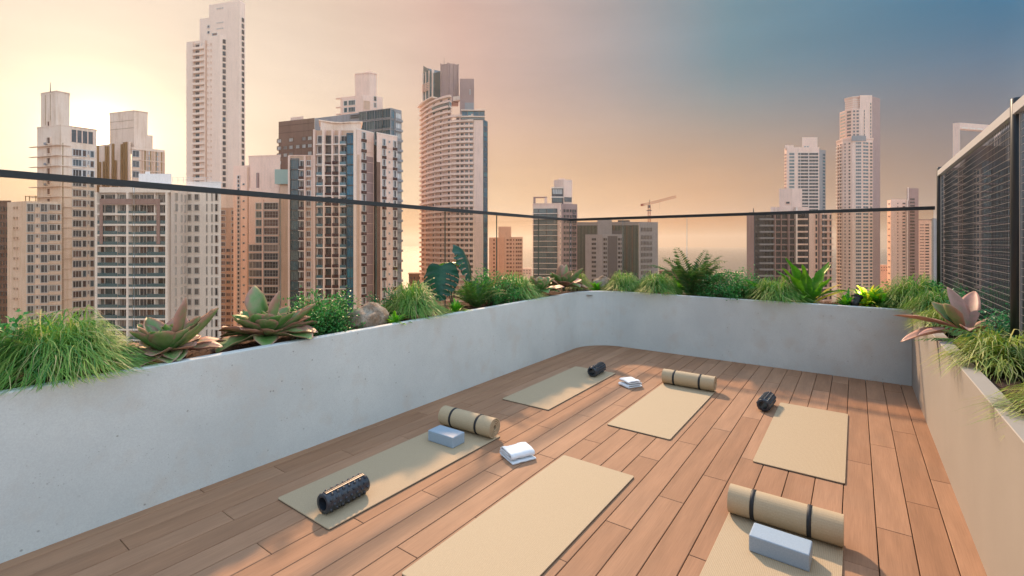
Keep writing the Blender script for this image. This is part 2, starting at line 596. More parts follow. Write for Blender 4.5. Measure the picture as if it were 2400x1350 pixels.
path, nn = [(XL, -2.0), (XL, 1.5), (XL, 4.0)], [(-1, 0)] * 3
for k in range(17):
    a = math.pi - k / 16 * math.pi / 2
    path.append((XL + RC + RC * math.cos(a), YB - RC + RC * math.sin(a)))
    nn.append((math.cos(a), math.sin(a)))
path += [(-1.2, YB), (XR - 0.002, YB)]
nn += [(0, 1)] * 2
prof = [(0, -0.25), (0, WH - 0.008), (0.002, WH - 0.003), (0.008, WH), (WT - 0.006, WH), (WT, WH - 0.006), (WT, -0.25)]
pl = thing('concrete_planter', 'long grey speckled concrete planter with rounded corner round the deck', 'planter', (XL, YB, 0))
sweep(path, nn, prof, 'front_wall', CONC, pl)
x = MB()
x.box((-4.42, -2.0, -0.25), (-4.34, 7.84, 0.74))
x.box((-4.34, 7.76, -0.25), (0.595, 7.84, 0.74))
x.build('outer_wall', CONC, pl)
pr = thing('beige_planter', 'smooth beige planter wall along the right side of the deck', 'planter', (XR, 3, 0))
sweep([(XR, -2.0), (XR, 2.5), (XR, 7.84)], [(1, 0)] * 3, [(0, -0.25), (0, WH - 0.003), (0.003, WH), (0.081, WH), (0.084, WH - 0.003), (0.084, -0.25)], 'front_wall', BEIGE, pr)
x = MB()
x.box((2.3, -2.0, -0.25), (2.38, 7.84, 0.74))
x.box((0.60, 7.76, -0.25), (2.3, 7.84, 0.74))
x.build('outer_wall', BEIGE, pr)

m, n, l, b = new_mat('dark brown soil')
g_ = N(n, 'ShaderNodeNewGeometry').outputs['Position']
c1 = mixc(n, l, mapr(n, l, tex_noise(n, l, 70, g_, 4, 0.7), 0.35, 0.65), (0.035, 0.016, 0.008), (0.11, 0.05, 0.026))
l.new(mixc(n, l, mapr(n, l, tex_noise(n, l, 160, scaled(n, l, g_, (1, 0.25, 1)), 3), 0.62, 0.72), c1, (0.22, 0.11, 0.055)), b.inputs['Base Color'])
b.inputs['Roughness'].default_value = 0.95
bump(n, l, b, tex_noise(n, l, 110, g_, 4, 0.7), 0.9, 0.012)
SOIL = m


def soil(x0, y0, x1, y1, z=0.79):
    nx, ny = max(2, int((x1 - x0) / 0.06)), max(2, int((y1 - y0) / 0.06))
    v, f = [], []
    for j in range(ny + 1):
        for i in range(nx + 1):
            px, py = x0 + (x1 - x0) * i / nx, y0 + (y1 - y0) * j / ny
            v.append((px, py, z + 0.035 * noise.noise((px * 3, py * 3, 1)) + 0.016 * noise.noise((px * 13, py * 13, 5))))
    for j in range(ny):
        for i in range(nx):
            a = j * (nx + 1) + i
            f.append((a, a + 1, a + nx + 2, a + nx + 1))
    sm.add(v, f)


sm = MB()
soil(-4.345, -2, XL - WT + 0.03, YB + WT - 0.06)
soil(-4.345, YB + WT - 0.06, XR + 0.01, 7.765)
soil(XL - WT + 0.03, YB - RC + 0.26, XL + 0.14, YB + WT - 0.05)
soil(XR + 0.075, -2, 2.305, 7.765)
tag(sm.build('soil', SOIL, smooth=True), kind='structure')
# bark and fibre scattered on the soil, far too many to count
rng = random.Random(3)
x = MB()
for k in range(5200):
    if rng.random() < 0.5:
        px, py = rng.uniform(-4.3, XL - WT - 0.01), rng.uniform(0, 7.6)
    elif rng.random() < 0.5:
        px, py = rng.uniform(-3.5, 0.45), rng.uniform(YB + WT + 0.01, 7.7)
    else:
        px, py = rng.uniform(0.62, 1.6), rng.uniform(1.5, 7.5)
    z = 0.797 + 0.035 * noise.noise((px * 3, py * 3, 1)) + 0.016 * noise.noise((px * 13, py * 13, 5))
    M_ = Matrix.Translation((px, py, z)) @ Matrix.Rotation(rng.uniform(0, 6.3), 4, 'Z') @ Matrix.Rotation(rng.uniform(-0.5, 0.5), 4, 'X') @ Matrix.Rotation(rng.uniform(-0.4, 0.4), 4, 'Y')
    a, w = rng.uniform(0.008, 0.026), rng.uniform(0.0015, 0.005)
    x.add([M_ @ Vector(q) for q in ((-a, -w, 0), (a, -w * 0.6, 0), (a * 1.1, w, 0.002), (-a * 0.9, w, 0.003))], [(0, 1, 2, 3)])
m, n, l, b = new_mat('bark chip')
l.new(mixc(n, l, mapr(n, l, tex_noise(n, l, 40, N(n, 'ShaderNodeNewGeometry').outputs['Position'], 2), 0.35, 0.65), (0.05, 0.022, 0.012), (0.19, 0.095, 0.05)), b.inputs['Base Color'])
b.inputs['Roughness'].default_value = 0.9
tag(x.build('mulch', m), kind='stuff')
x = MB()
x.box((-4.34, -1.9, G), (2.29, 7.75, -0.305))
tag(x.build('roof_slab', SLATE), kind='structure')

# ------------------------------------------------------------------ glass railing
XG, YG = -4.2, 7.6
RT_Z = 2.045
m, n, l, b = new_mat('bronze tinted railing glass')
n.remove(b)
tr = N(n, 'ShaderNodeBsdfTransparent')
tr.inputs['Color'].default_value = (0.95, 0.88, 0.805, 1)
gs_ = N(n, 'ShaderNodeBsdfGlossy')
gs_.inputs['Roughness'].default_value = 0.02
lw = N(n, 'ShaderNodeLayerWeight', i_Blend=0.5)
p5 = N(n, 'ShaderNodeMath', operation='POWER', i_1=4.0)
l.new(lw.outputs['Facing'], p5.inputs[0])
fr = N(n, 'ShaderNodeMath', operation='MULTIPLY_ADD', i_1=0.4, i_2=0.014)
l.new(p5.outputs[0], fr.inputs[0])
ms_ = N(n, 'ShaderNodeMixShader')
l.new(fr.outputs[0], ms_.inputs[0])
l.new(tr.outputs[0], ms_.inputs[1])
l.new(gs_.outputs[0], ms_.inputs[2])
l.new(ms_.outputs[0], n['Material Output'].inputs['Surface'])
GLASS = m
EDGE = simple('polished glass edge', (0.05, 0.09, 0.07), 0.06, spec=1.0)
BLACK = simple('black powder coated metal', (0.012, 0.013, 0.014), 0.42, 0.0, 0.5)
rail = thing('glass_railing', 'frameless tinted glass railing with black handrail above the planting', 'railing', (XG, YG, 0.7))
x = MB()
x.box((XG - 0.028, -2, RT_Z - 0.042), (XG + 0.028, YG + 0.028, RT_Z))
x.build('handrail', BLACK, rail)
x = MB()
x.box((XG + 0.029, YG - 0.028, RT_Z - 0.042), (0.772, YG + 0.028, RT_Z))
x.build('handrail', BLACK, rail)


def pane(p0, p1):
    x = MB()
    a, b_ = Vector(p0), Vector(p1)
    e = (b_ - a).normalized()
    a, b_ = a + e * 0.005, b_ - e * 0.005
    o = Vector((-e.y, e.x)) * 0.006
    vs = []
    for z in (0.66, RT_Z - 0.043):
        vs += [(*(a - o), z), (*(b_ - o), z), (*(b_ + o), z), (*(a + o), z)]
    x.add(vs, [(0, 1, 5, 4), (2, 3, 7, 6)], 0)
    x.add(vs, [(0, 3, 2, 1), (4, 5, 6, 7), (1, 2, 6, 5), (3, 0, 4, 7)], 1)
    x.build('glass_pane', [GLASS, EDGE], rail, fix=True)


ys = [-2.0, -0.95, 0.1, 1.16, 2.23, 3.285, 4.35, 5.413, 6.53, YG - 0.02]
for a, c in zip(ys[:-1], ys[1:]):
    pane((XG, a), (XG, c))
xs = [XG + 0.02, -3.19, -2.133, -1.183, -0.348, 0.765]
for a, c in zip(xs[:-1], xs[1:]):
    pane((a, YG), (c, YG))

# ------------------------------------------------------------------ wire mesh screen on the right
XS = 0.80
ZS = 2.47
PALE = simple('pale grey aluminium rail', (0.55, 0.55, 0.56), 0.4, 0.3)
WIRE = simple('galvanised wire', (0.30, 0.275, 0.26), 0.4, 0.5)
DWIRE = simple('black coated wire', (0.02, 0.02, 0.021), 0.5)
POST = simple('charcoal round post', (0.025, 0.03, 0.035), 0.35, 0.2)
scr = thing('mesh_screen', 'tall dark wire mesh privacy screen between black round posts', 'screen', (XS, 5.8, 0.7))
POSTS = [7.42, 4.16, 0.9]
for y in POSTS:
    x = MB()
    r = 0.030
    x.lathe([(0, 0.62), (r, 0.62), (r, ZS + 0.012), (r - 0.006, ZS + 0.02), (0, ZS + 0.022)], 20, Matrix.Translation((XS, y, 0)))
    x.build('post', POST, scr, smooth=True, fix=True)
for a, c in zip(POSTS[:-1], POSTS[1:]):
    a, c = a - 0.031, c + 0.031
    x = MB()
    x.box((XS - 0.025, c, ZS - 0.085), (XS + 0.025, a, ZS - 0.025))
    x.build('top_rail', PALE, scr)
    x = MB()
    t = 0.0010
    for q in (a - 0.055, c + 0.05):
        x.box((XS - 0.006, q - 0.004, 0.72), (XS + 0.006, q + 0.004, ZS - 0.086))
    x.box((XS - 0.006, c + 0.055, 0.70), (XS + 0.006, a - 0.06, 0.72))
    x.build('mesh_frame', WIRE, scr)
    x = MB()
    z = 0.76
    while z < ZS - 0.11:
        x.box((XS - t, c + 0.05, z - t), (XS + t, a - 0.055, z + t))
        z += 0.046
    tag(x.build('wire_rows', WIRE, scr), kind='stuff')
    x = MB()
    q = c + 0.07
    k = 0
    while q < a - 0.07:
        x.tube([(XS + 0.003, q, 0.72), (XS + 0.003, q, ZS - 0.09)], 0.0013, 4, cap=False)
        q += 0.046
    for j in range(60):
        zq = 0.783 + j * 0.046
        if zq < ZS - 0.1:
            x.tube([(XS + 0.034, c + 0.02, zq), (XS + 0.034, a - 0.02, zq)], 0.0011, 4, cap=False)
    q = c + 0.05
    while q < a - 0.03:
        x.tube([(XS + 0.036, q, 0.72), (XS + 0.036, q, ZS - 0.09)], 0.0021, 4, cap=False)
        q += 0.046
    tag(x.build('wire_columns', DWIRE, scr), kind='stuff')

# ------------------------------------------------------------------ city towers
class Face:
    def __init__(s, p0, p1):
        s.p, s.e = p0, (p1 - p0)
        s.L = s.e.length
        s.e = s.e / s.L
        s.a = math.atan2(s.e.y, s.e.x)
        s.n = Vector((s.e.y, -s.e.x))          # towards the viewer for left-to-right chains

    def at(s, f, z, o=0.0):
        q = s.p + s.e * (f * s.L) + s.n * o
        return Vector((q.x, q.y, z))

    def M(s):
        return Matrix.Translation((s.p.x, s.p.y, 0)) @ Matrix.Rotation(s.a, 4, 'Z')


WC = {}


def win_mesh(w, h, nx, glass, frame, ny=1, fb=0.09):
    key = (round(w, 2), round(h, 2), nx, ny, glass.name, frame.name, fb)
    if key not in WC:
        x = MB()
        x.box((-w / 2, -0.05, -h / 2), (w / 2, 0.06, h / 2), 0)
        for sx in (-1, 1):
            x.box((sx * w / 2 - fb, -0.30, -h / 2 - fb), (sx * w / 2 + fb, 0.02, h / 2 + fb), 1)
        for sz in (-1, 1):
            x.box((-w / 2 + fb, -0.29, sz * h / 2 - fb), (w / 2 - fb, 0.02, sz * h / 2 + fb), 1)
        for i in range(1, nx):
            q = -w / 2 + w * i / nx
            x.box((q - fb * 0.45, -0.1, -h / 2 + fb), (q + fb * 0.45, -0.03, h / 2 - fb), 1)
        for j in range(1, ny):
            q = -h / 2 + h * j / ny
            x.box((-w / 2 + fb, -0.09, q - fb * 0.4), (w / 2 - fb, -0.03, q + fb * 0.4), 1)
        WC[key] = x.mesh('window', [glass, frame])
    return WC[key]


BC = {}


def box_mesh(name, a, b, mat):
    key = (name, tuple(round(q, 3) for q in (*a, *b)), mat.name)
    if key not in BC:
        x = MB()
        x.box(a, b)
        BC[key] = x.mesh(name, mat)
    return BC[key]


class Tower:
    def __init__(s, name, label, u, d, cat='building'):
        p = pt(u, d)
        s.o = thing(name, label, cat, (p.x, p.y, G))

    def chain(s, c):
        return [pt(u, d) for u, d in c]

    def body(s, c, top, mat, thick=14.0, bottom=None, name='wall'):
        """extruded block whose front follows the bearings in c; top is (v, d)"""
        P = s.chain(c)
        mid = (P[0] + P[-1]) / 2
        away = mid.normalized() * thick
        pts = P + [P[-1] + away, P[0] + away]
        z0 = G if bottom is None else zz(*bottom)
        z1 = zz(*top)
        x = MB()
        x.prism([(p.x, p.y) for p in pts], z0, z1)
        x.build(name, mat, s.o)
        s.top = z1
        return [Face(P[i], P[i + 1]) for i in range(len(P) - 1)]

    def coping(s, c, top, mat, thick=14.0, h=0.5, out=0.35):
        P = s.chain(c)
        mid = (P[0] + P[-1]) / 2
        away = mid.normalized()
        pts = [p - away * out for p in P]
        pts[0] = pts[0] + (P[0] - P[-1]).normalized() * out
        pts[-1] = pts[-1] + (P[-1] - P[0]).normalized() * out
        pts += [pts[-1] + away * (thick + 2 * out), pts[0] + away * (thick + 2 * out)]
        z1 = zz(*top)
        x = MB()
        x.prism([(p.x, p.y) for p in pts], z1 + 0.01, z1 + h)
        x.build('parapet', mat, s.o)

    def put(s, name, me, fc, f, z, o=0.0):
        return link(name, me, s.o, fc.at(f, z, o) - s.o.location, (0, 0, fc.a))

    def wins(s, fc, cols, zs, h, glass, frame=None, ny=1, fb=0.09, skip=0.0, dz=0.0, o=0.0):
        """cols: (centre, width, panes) as shares of the face"""
        frame = frame or FRAME
        for z in zs:
            for f, w, nx in cols:
                if skip and random.random() < skip:
                    continue
                s.put('window', win_mesh(w * fc.L, h, nx, glass, frame, ny, fb), fc, f, z + dz, o)

    def bars(s, name, fc, f0, f1, zs, th, out, mat, inn=0.0, dz=0.0):
        L = (f1 - f0) * fc.L
        me = box_mesh(name, (0, -out, -th / 2), (L, inn, th / 2), mat)
        for z in zs:
            s.put(name, me, fc, f0, z + dz)

    def fins(s, name, fc, fs, w, z0, z1, out, mat, inn=0.05):
        me = box_mesh(name, (-w / 2, -out, z0), (w / 2, inn, z1), mat)
        for f in fs:
            s.put(name, me, fc, f, 0)

    def panel(s, name, fc, f0, f1, z0, z1, out, mat, inn=0.0):
        me = box_mesh(name, (0, -out, z0), ((f1 - f0) * fc.L, inn, z1), mat)
        return s.put(name, me, fc, f0, 0)

    def mast(s, u, v0, v1, d, r=0.12, name='antenna'):
        p = pt(u, d)
        x = MB()
        x.tube([(p.x, p.y, zz(v1, d)), (p.x, p.y, zz(v0, d))], [r, r * 0.5], 5)
        x.build(name, DFRAME, s.o)


def rows(v0, v1, pitch, d):
    out, v = [], v0
    while v < v1:
        out.append(zz(v, d))
        v += pitch
    return out


def frange(a, b, n):
    return [a + (b - a) * i / (n - 1) for i in range(n)]


# --- brown block cut by the left edge of the view
t = Tower('apartment_block', 'low brown block behind the weathered tower at the left edge of the view', 0, 190)
f = t.body([(-120, 190), (24, 190)], (473, 190), BRICK, 14)
t.wins(f[0], [(q, 0.05, 1) for q in frange(0.5, 0.97, 6)], rows(490, 820, 18, 190), 1.6, RUST, DFRAME)
t.coping([(-120, 190), (24, 190)], (473, 190), BRICK)

# --- weathered tower with a stained lift core
t = Tower('weathered_tower', 'stained cream apartment tower with tall lift core and thin projecting ledges', 140, 142)
c = [(87, 143.5), (143, 140), (227, 146)]
f = t.body(c, (294, 140), CREAM)
t.coping(c, (294, 140), CREAM, h=0.3, out=0.1)
core = [(96, 144), (132, 141.5), (163, 144)]
fcore = t.body(core, (214, 141.5), CREAM, 5, bottom=(300, 141.5), name='lift_core')
t.coping(core, (214, 141.5), CREAM, 5, 0.25, 0.12)
t.fins('stain_seam', fcore[0], [0.3, 0.62], 0.14, zz(290, 141.5), zz(218, 141.5), 0.05, GOLD)
t.put('window', win_mesh(1.2, 1.9, 1, RUST, CREAM), fcore[0], 0.55, zz(291, 142))
Z = rows(357, 860, 23.8, 142)
t.wins(f[1], [(0.44, 0.25, 3), (0.64, 0.115, 1), (0.86, 0.12, 1)], Z, 2.0, BROWN)
t.wins(f[1], [(0.765, 0.05, 1)], Z, 1.1, RUST, dz=0.4)
t.panel('glazed_band', f[1], 0.27, 0.9, zz(333, 142), zz(304, 142), 0.05, GREY)
t.fins('mullion', f[1], [0.27, 0.43, 0.58, 0.74, 0.9], 0.25, zz(333, 142), zz(304, 142), 0.16, PINK)
t.bars('spandrel', f[1], 0.3, 0.6, Z, 0.5, 0.35, CREAM, dz=-1.5)
t.wins(f[0], [(0.52, 0.15, 1)], rows(330, 860, 23.8, 142), 1.9, RUST, CREAM)
Z2 = rows(343, 860, 23.8, 142)
t.bars('ledge', f[0], -0.22, 1.0, Z2, 0.16, 0.85, CREAM)
t.bars('ledge', f[1], 0.0, 0.26, Z2, 0.16, 0.5, CREAM)
t.fins('crack_seam', f[1], [0.05], 0.18, G, zz(338, 142), 0.06, GOLD)
t.bars('air_conditioner', f[0], 0.36, 0.44, rows(337, 860, 47.6, 142), 0.6, 0.5, SLATE)
t.mast(118, 193, 216, 142)
low_ = [(17, 141), (62, 137), (146, 139.5)]
f = t.body(low_, (472, 138), CREAM, 9, name='lower_wing')
Z = rows(487, 860, 23.8, 138)
t.wins(f[1], [(0.125, 0.19, 2), (0.5, 0.2, 2)], Z, 2.25, GREY)
t.wins(f[1], [(0.31, 0.08, 1)], Z, 0.95, RUST, dz=0.65)
t.wins(f[1], [(0.745, 0.2, 3), (0.915, 0.1, 1)], Z, 1.75, BROWN, dz=0.2)
t.bars('spandrel', f[1], 0.62, 0.98, Z, 0.4, 0.4, CREAM, dz=-1.25)
t.bars('floor_edge', f[1], 0.0, 1.0, Z, 0.14, 0.22, PINK, dz=-1.5)
t.wins(f[0], [(0.42, 0.09, 1), (0.58, 0.09, 1)], Z, 0.75, RUST, CREAM, fb=0.05)
p0 = pt(78, 141)
x = MB()
for u in (60, 69, 84):
    q = pt(u, 141)
    x.box((q.x - 0.09, q.y - 0.09, zz(472, 141)), (q.x + 0.09, q.y + 0.09, zz(459, 141)))
q0, q1 = pt(59, 141), pt(87, 141)
x.tube([(q0.x, q0.y, zz(460, 141)), (q1.x, q1.y, zz(460, 141))], 0.1, 5)
x.build('roof_frame', GOLD, t.o)

# --- tower with golden vertical panels, its top still bare
t = Tower('golden_tower', 'pale block tower with golden vertical fins beside the low sun', 310, 168)
f = t.body([(228, 173), (307, 166)], (331, 166), CREAM, 12)
g2 = t.body([(308, 166), (386, 172)], (348, 169), CREAM, 12)
tp = t.body([(257, 171), (314, 167.5), (346, 170)], (261, 168), CREAM, 8, bottom=(350, 168), name='plant_room')
t.coping([(257, 171), (314, 167.5), (346, 170)], (261, 168), CREAM, 8, 0.25, 0.15)
t.body([(330, 169), (358, 170.5)], (317, 170), CREAM, 6, bottom=(350, 170), name='stair_head')
t.bars('joint', tp[0], 0, 1, [zz(282, 168), zz(300, 168)], 0.1, 0.05, GOLD)
for i in range(15):
    a = i / 15
    t.panel('cladding_panel', f[0], a + 0.006, a + 0.054, zz(760, 168), zz(335 + random.choice((0, 0, 4, 40, 90)), 168), 0.3 + 0.2 * random.random(), GOLD if i % 4 != 2 else CREAM)
Z = rows(362, 600, 24, 168)
t.wins(g2[0], [(0.13, 0.2, 2)], Z, 2.2, GREY)
t.bars('deck_edge', g2[0], 0.0, 1.0, rows(352, 600, 24, 168), 0.25, 0.35, CREAM)
for i, a in enumerate(frange(0.3, 0.97, 9)):
    t.panel('cladding_panel', g2[0], a, a + 0.035, zz(600, 168), zz(351, 168), 0.3, GOLD if i % 2 else TAN)
t.wins(g2[0], [(0.5, 0.09, 2), (0.78, 0.09, 2)], rows(358, 600, 12, 168), 1.2, PALEWIN, fb=0.06)

# --- white balcony block
t = Tower('balcony_block', 'white apartment block with rows of blue glass balconies and a mauve frame', 316, 136)
BD = 137.3
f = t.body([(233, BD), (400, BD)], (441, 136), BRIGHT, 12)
Fb = f[0]
t.body([(233, 136), (400, 136)], (438.5, 136), BRIGHT, 1.35, bottom=(451, 136), name='crown_band')
Z = rows(477.5, 870, 24.6, 136)
Zw = [zz(453 + 24.6 * i + 11, 136) for i in range(17)]
cols = [(0.05, 0.07, 1), (0.19, 0.21, 2), (0.335, 0.12, 3), (0.5, 0.14, 4), (0.625, 0.1, 2), (0.73, 0.11, 2), (0.9, 0.14, 2)]
for k, z in enumerate(Zw):
    for q, w, nx in cols:
        t.put('window', win_mesh(w * Fb.L, 2.3, nx, random.choice((BROWN, BROWN, TEAL, GREY)), FRAME), Fb, q, z - 0.05)
t.bars('balcony_slab', Fb, 0.0, 1.0, Z, 0.5, 1.3, BRIGHT, inn=0.02)
t.bars('balcony_rail', Fb, 0.005, 0.3, Z[2:], 0.95, 1.27, RAILG, inn=-1.22, dz=0.74)
t.bars('balcony_rail', Fb, 0.31, 0.7, Z[:], 0.7, 1.27, RAILG, inn=-1.22, dz=0.6)
t.bars('balcony_rail', Fb, 0.71, 0.995, Z[2:], 0.95, 1.27, RAILG, inn=-1.22, dz=0.74)
t.fins('column', Fb, [0.012, 0.445, 0.988], 0.6, G, zz(451, 136), 1.42, BRIGHT)
t.fins('column', Fb, [0.26, 0.8], 0.35, G, zz(451, 136), 0.7, BRIGHT)
t.panel('mauve_frame', Fb, 0.065, 0.9, zz(479, 136), zz(466, 136), 1.5, MAUVE, inn=-1.34)
t.panel('mauve_frame', Fb, 0.065, 0.105, zz(572, 136), zz(479.2, 136), 1.5, MAUVE, inn=-1.34)
t.panel('mauve_frame', Fb, 0.855, 0.9, zz(572, 136), zz(479.2, 136), 1.5, MAUVE, inn=-1.34)
t.body([(325, 140), (402, 140)], (407, 140), BRIGHT, 7, bottom=(450, 140), name='roof_block')
t.body([(340, 141), (352, 141)], (402, 141), BRIGHT, 3, bottom=(420, 141), name='roof_vent')
sd = t.body([(400.5, 136), (439, 147)], (438, 140), BRIGHT, 6)
Z = rows(462, 860, 24.6, 140)
t.wins(sd[0], [(0.28, 0.12, 1)], Z[:2], 2.2, GREY)
t.wins(sd[0], [(0.24, 0.045, 1), (0.6, 0.045, 1), (0.82, 0.05, 1)], Z, 2.2, DARK, fb=0.04)
f2 = t.body([(437, 147.2), (518, 147.2)], (428, 147), BRIGHT, 9, name='rear_wing')
t.coping([(437, 147.2), (518, 147.2)], (428, 147), BRIGHT, 9, 0.3, 0.2)
Z = rows(462, 860, 24.6, 147)
t.wins(f2[0], [(0.1, 0.1, 2), (0.31, 0.13, 2)], Z, 1.9, GREY)
t.wins(f2[0], [(0.6, 0.03, 1), (0.75, 0.03, 1)], Z, 2.4, DARK, fb=0.04)
t.wins(f2[0], [(0.88, 0.08, 1)], Z, 2.3, BROWN, fb=0.05)
x = MB()
for u in range(404, 496, 13):
    q = pt(u, 147.6)
    x.box((q.x - 0.05, q.y - 0.05, zz(428, 147.2)), (q.x + 0.05, q.y + 0.05, zz(415, 147.6)))
q0, q1 = pt(404, 147.6), pt(495, 147.6)
for v in (416, 422):
    x.tube([(q0.x, q0.y, zz(v, 147.6)), (q1.x, q1.y, zz(v, 147.6))], 0.05, 4)
x.build('roof_railing', FRAME, t.o)

# --- very tall slender white tower
t = Tower('slender_tower', 'tallest slender white tower stepping up to a blank top', 520, 240)
d0 = 238
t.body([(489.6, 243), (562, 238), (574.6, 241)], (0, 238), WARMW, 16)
top = [Face(pt(489.6, 243), pt(562, 238)), Face(pt(562, 238), pt(574.6, 241))]
t.body([(468, 244.6), (489.4, 243.2)], (41, 243), WARMW, 12, name='step_wing')
w3 = t.body([(437, 247), (486, 243.6)], (93, 244), WARMW, 10, name='balcony_wing')
pb = t.body([(485, 241), (516, 239), (535, 240.5)], (82, 239), WARMW, 4, name='front_bay')
Z = rows(109, 445, 14.0, 243)
t.panel('loggia_back', w3[0], 0.38, 0.98, zz(450, 243), zz(98, 243), 0.04, TAN)
t.bars('balcony', w3[0], 0.38, 0.99, Z, 1.15, 1.3, WARMW, dz=-0.5)
t.wins(w3[0], [(0.55, 0.18, 2), (0.85, 0.2, 2)], Z, 1.6, BROWN, dz=1.0, fb=0.06)
t.bars('side_balcony', w3[0], -0.1, -0.005, Z, 0.7, -0.8, WARMW, inn=4.0, dz=-0.3)
t.fins('column', w3[0], [0.39, 0.985], 0.5, G, zz(95, 243), 1.4, WARMW)
t.wins(pb[0], [(0.1, 0.05, 1), (0.33, 0.07, 1)], Z, 1.1, TAN, WARMW, fb=0.04)
t.wins(pb[1], [(0.5, 0.34, 2)], rows(98, 445, 14.0, 240), 1.9, BROWN, DFRAME, fb=0.06)
t.wins(top[1], [(0.55, 0.34, 2)], rows(48, 445, 14.0, 240), 1.9, BROWN, DFRAME, fb=0.06)
t.wins(top[0], [(0.0, 0.07, 2)], [zz(58.5, 241), zz(72, 241)], 1.2, BROWN)
for v in (18.5, 52, 66):
    t.wins(top[0], [(q, 0.02, 1) for q in (0.28, 0.34, 0.4, 0.46)], [zz(v - 1, 240)], 0.5, DARK, fb=0.04)
t.wins(top[0], [(0.2, 0.16, 4)], [zz(79, 241)], 1.3, RUST)
t.bars('side_balcony', Face(pt(468, 244.6), pt(489.4, 243.2)), -0.16, -0.005, rows(60, 92, 12, 244), 0.5, -0.8, WARMW, inn=4)

# --- pale block with a green roof box
t = Tower('pale_block', 'pale pink block with a green glass roof box and wide glazed floors', 610, 169)
t.body([(583, 171), (657, 169)], (366, 170), PINK, 12)
t.coping([(583, 171), (657, 169)], (366, 170), PINK, 12, 0.3, 0.15)
f0 = t.body([(547, 172), (583.5, 170.5)], (388, 171), PINK, 12, name='side_wing')
fa = t.body([(583, 168.6), (617, 168.2), (655, 168)], (440, 168), PINK, 3, name='glazed_front')
t.body([(656, 167), (679, 167)], (432, 167), TAN, 10, name='party_wall')
x = t.panel('roof_box', Face(pt(644, 166), pt(676, 166)), 0, 1, zz(431, 166), zz(397, 166), 0, simple('milky green glass', (0.28, 0.36, 0.30), 0.3), inn=4)
Z = rows(483, 840, 19.7, 168)
t.wins(fa[0], [(0.72, 0.42, 2)], Z[:5], 2.3, TEAL)
t.wins(fa[0], [(0.5, 0.9, 4)], Z[5:], 2.35, GREY)
t.wins(fa[1], [(0.5, 0.88, 5)], Z, 2.35, BROWN, ny=2, fb=0.07)
t.bars('floor_edge', fa[0], 0.0, 1.0, Z[4:], 0.28, 0.4, PINK, dz=-1.45)
t.bars('floor_edge', fa[1], 0.0, 1.0, Z, 0.28, 0.4, PINK, dz=-1.45)
t.fins('column', fa[1], [0.0], 0.5, G, zz(468, 168), 0.5, PINK)
t.wins(f0[0], [(0.36, 0.16, 1)], rows(415, 840, 9.8, 171), 1.1, BROWN)
t.wins(f0[0], [(0.68, 0.1, 1)], rows(432, 840, 19.7, 171), 0.6, DARK, fb=0.05)
t.fins('pipe', f0[0], [0.95], 0.3, G, zz(392, 171), 0.3, TAN)
t.fins('duct', Face(pt(583, 171), pt(657, 169)), [0.3], 0.8, zz(440, 170), zz(405, 170), 0.5, MAUVE)

t = Tower('narrow_block', 'narrow tan block with red brown windows squeezed between two pale buildings', 532, 225)
f = t.body([(515, 225), (550, 225)], (487, 225), TAN, 12)
Z = rows(498, 820, 14.8, 225)
t.wins(f[0], [(0.24, 0.28, 2)], Z, 1.9, RUST)
t.wins(f[0], [(0.58, 0.26, 2)], Z[6:], 1.6, BROWN, TAN)
t.wins(f[0], [(0.88, 0.15, 1)], Z, 1.7, RUST)

# --- long brown slab behind the main residential tower
t = Tower('brown_slab', 'long dark brown and grey glass slab rising behind the blue striped tower', 800, 185)
f = t.body([(653, 193), (737, 187)], (281, 190), BRICK, 14)
g = t.body([(737.3, 187), (914, 174)], (255.5, 174), SLATE, 14, name='grey_wing')
e = t.body([(914.4, 174), (941, 178)], (254, 175), SLATE, 12, name='end_wing')
t.body([(681, 192), (711, 190)], (274, 191), PINK, 4, bottom=(290, 191), name='roof_box')
Z = rows(327, 520, 17.3, 190)
t.wins(f[0], [(q, 0.12, 1) for q in (0.03, 0.2, 0.36, 0.55, 0.72, 0.88)], Z, 1.55, PALEWIN, BRICK, skip=0.12)
t.bars('joint', f[0], 0, 1, [zz(292, 190), zz(309, 190)], 0.12, 0.1, MAROON)
t.wins(g[0], [(q, 0.1, 3) for q in (0.66, 0.76, 0.86, 0.96)], rows(275, 420, 24, 180), 3.3, TEAL, SLATE, fb=0.08)
t.bars('louvre', g[0], 0.5, 0.62, [zz(271, 180), zz(276, 180)], 0.4, 0.4, DFRAME)
Z = rows(270, 680, 23.6, 176)
t.wins(e[0], [(0.2, 0.3, 2)], Z, 3.3, BLUE, SLATE)
t.wins(e[0], [(0.7, 0.5, 3)], Z, 2.2, PALEWIN, SLATE)
t.bars('floor_edge', e[0], 0.4, 1.06, Z, 0.9, 0.5, SLATE, dz=-1.75)

t = Tower('stepped_tower', 'pink stepped tower top peeking over the long brown slab', 848, 260)
f = t.body([(798, 262), (850, 258), (897, 262)], (224, 259), PINK, 14)
k = t.body([(832, 262), (866, 259.5), (883, 262)], (172, 260), PINK, 9, name='lift_core')
t.coping([(832, 262), (866, 259.5), (883, 262)], (172, 260), PINK, 9, 0.5, 0.25)
t.body([(857, 263), (871, 263)], (167, 263), PINK, 4, bottom=(176, 263), name='roof_vent')
t.wins(f[0], [(0.24, 0.16, 1), (0.52, 0.3, 4)], [zz(241, 260), zz(257, 260), zz(274, 260)], 2.6, TEAL)
t.wins(f[1], [(0.62, 0.14, 1)], [zz(231, 260), zz(246, 260)], 2.6, BROWN)
t.bars('ledge', f[0], -0.16, 0.05, [zz(229, 260), zz(250, 260), zz(266, 260)], 0.5, 1.2, PINK)
t.wins(f[1], [(0.2, 0.32, 1)], [zz(248, 260)], 4.6, TAN, PINK)

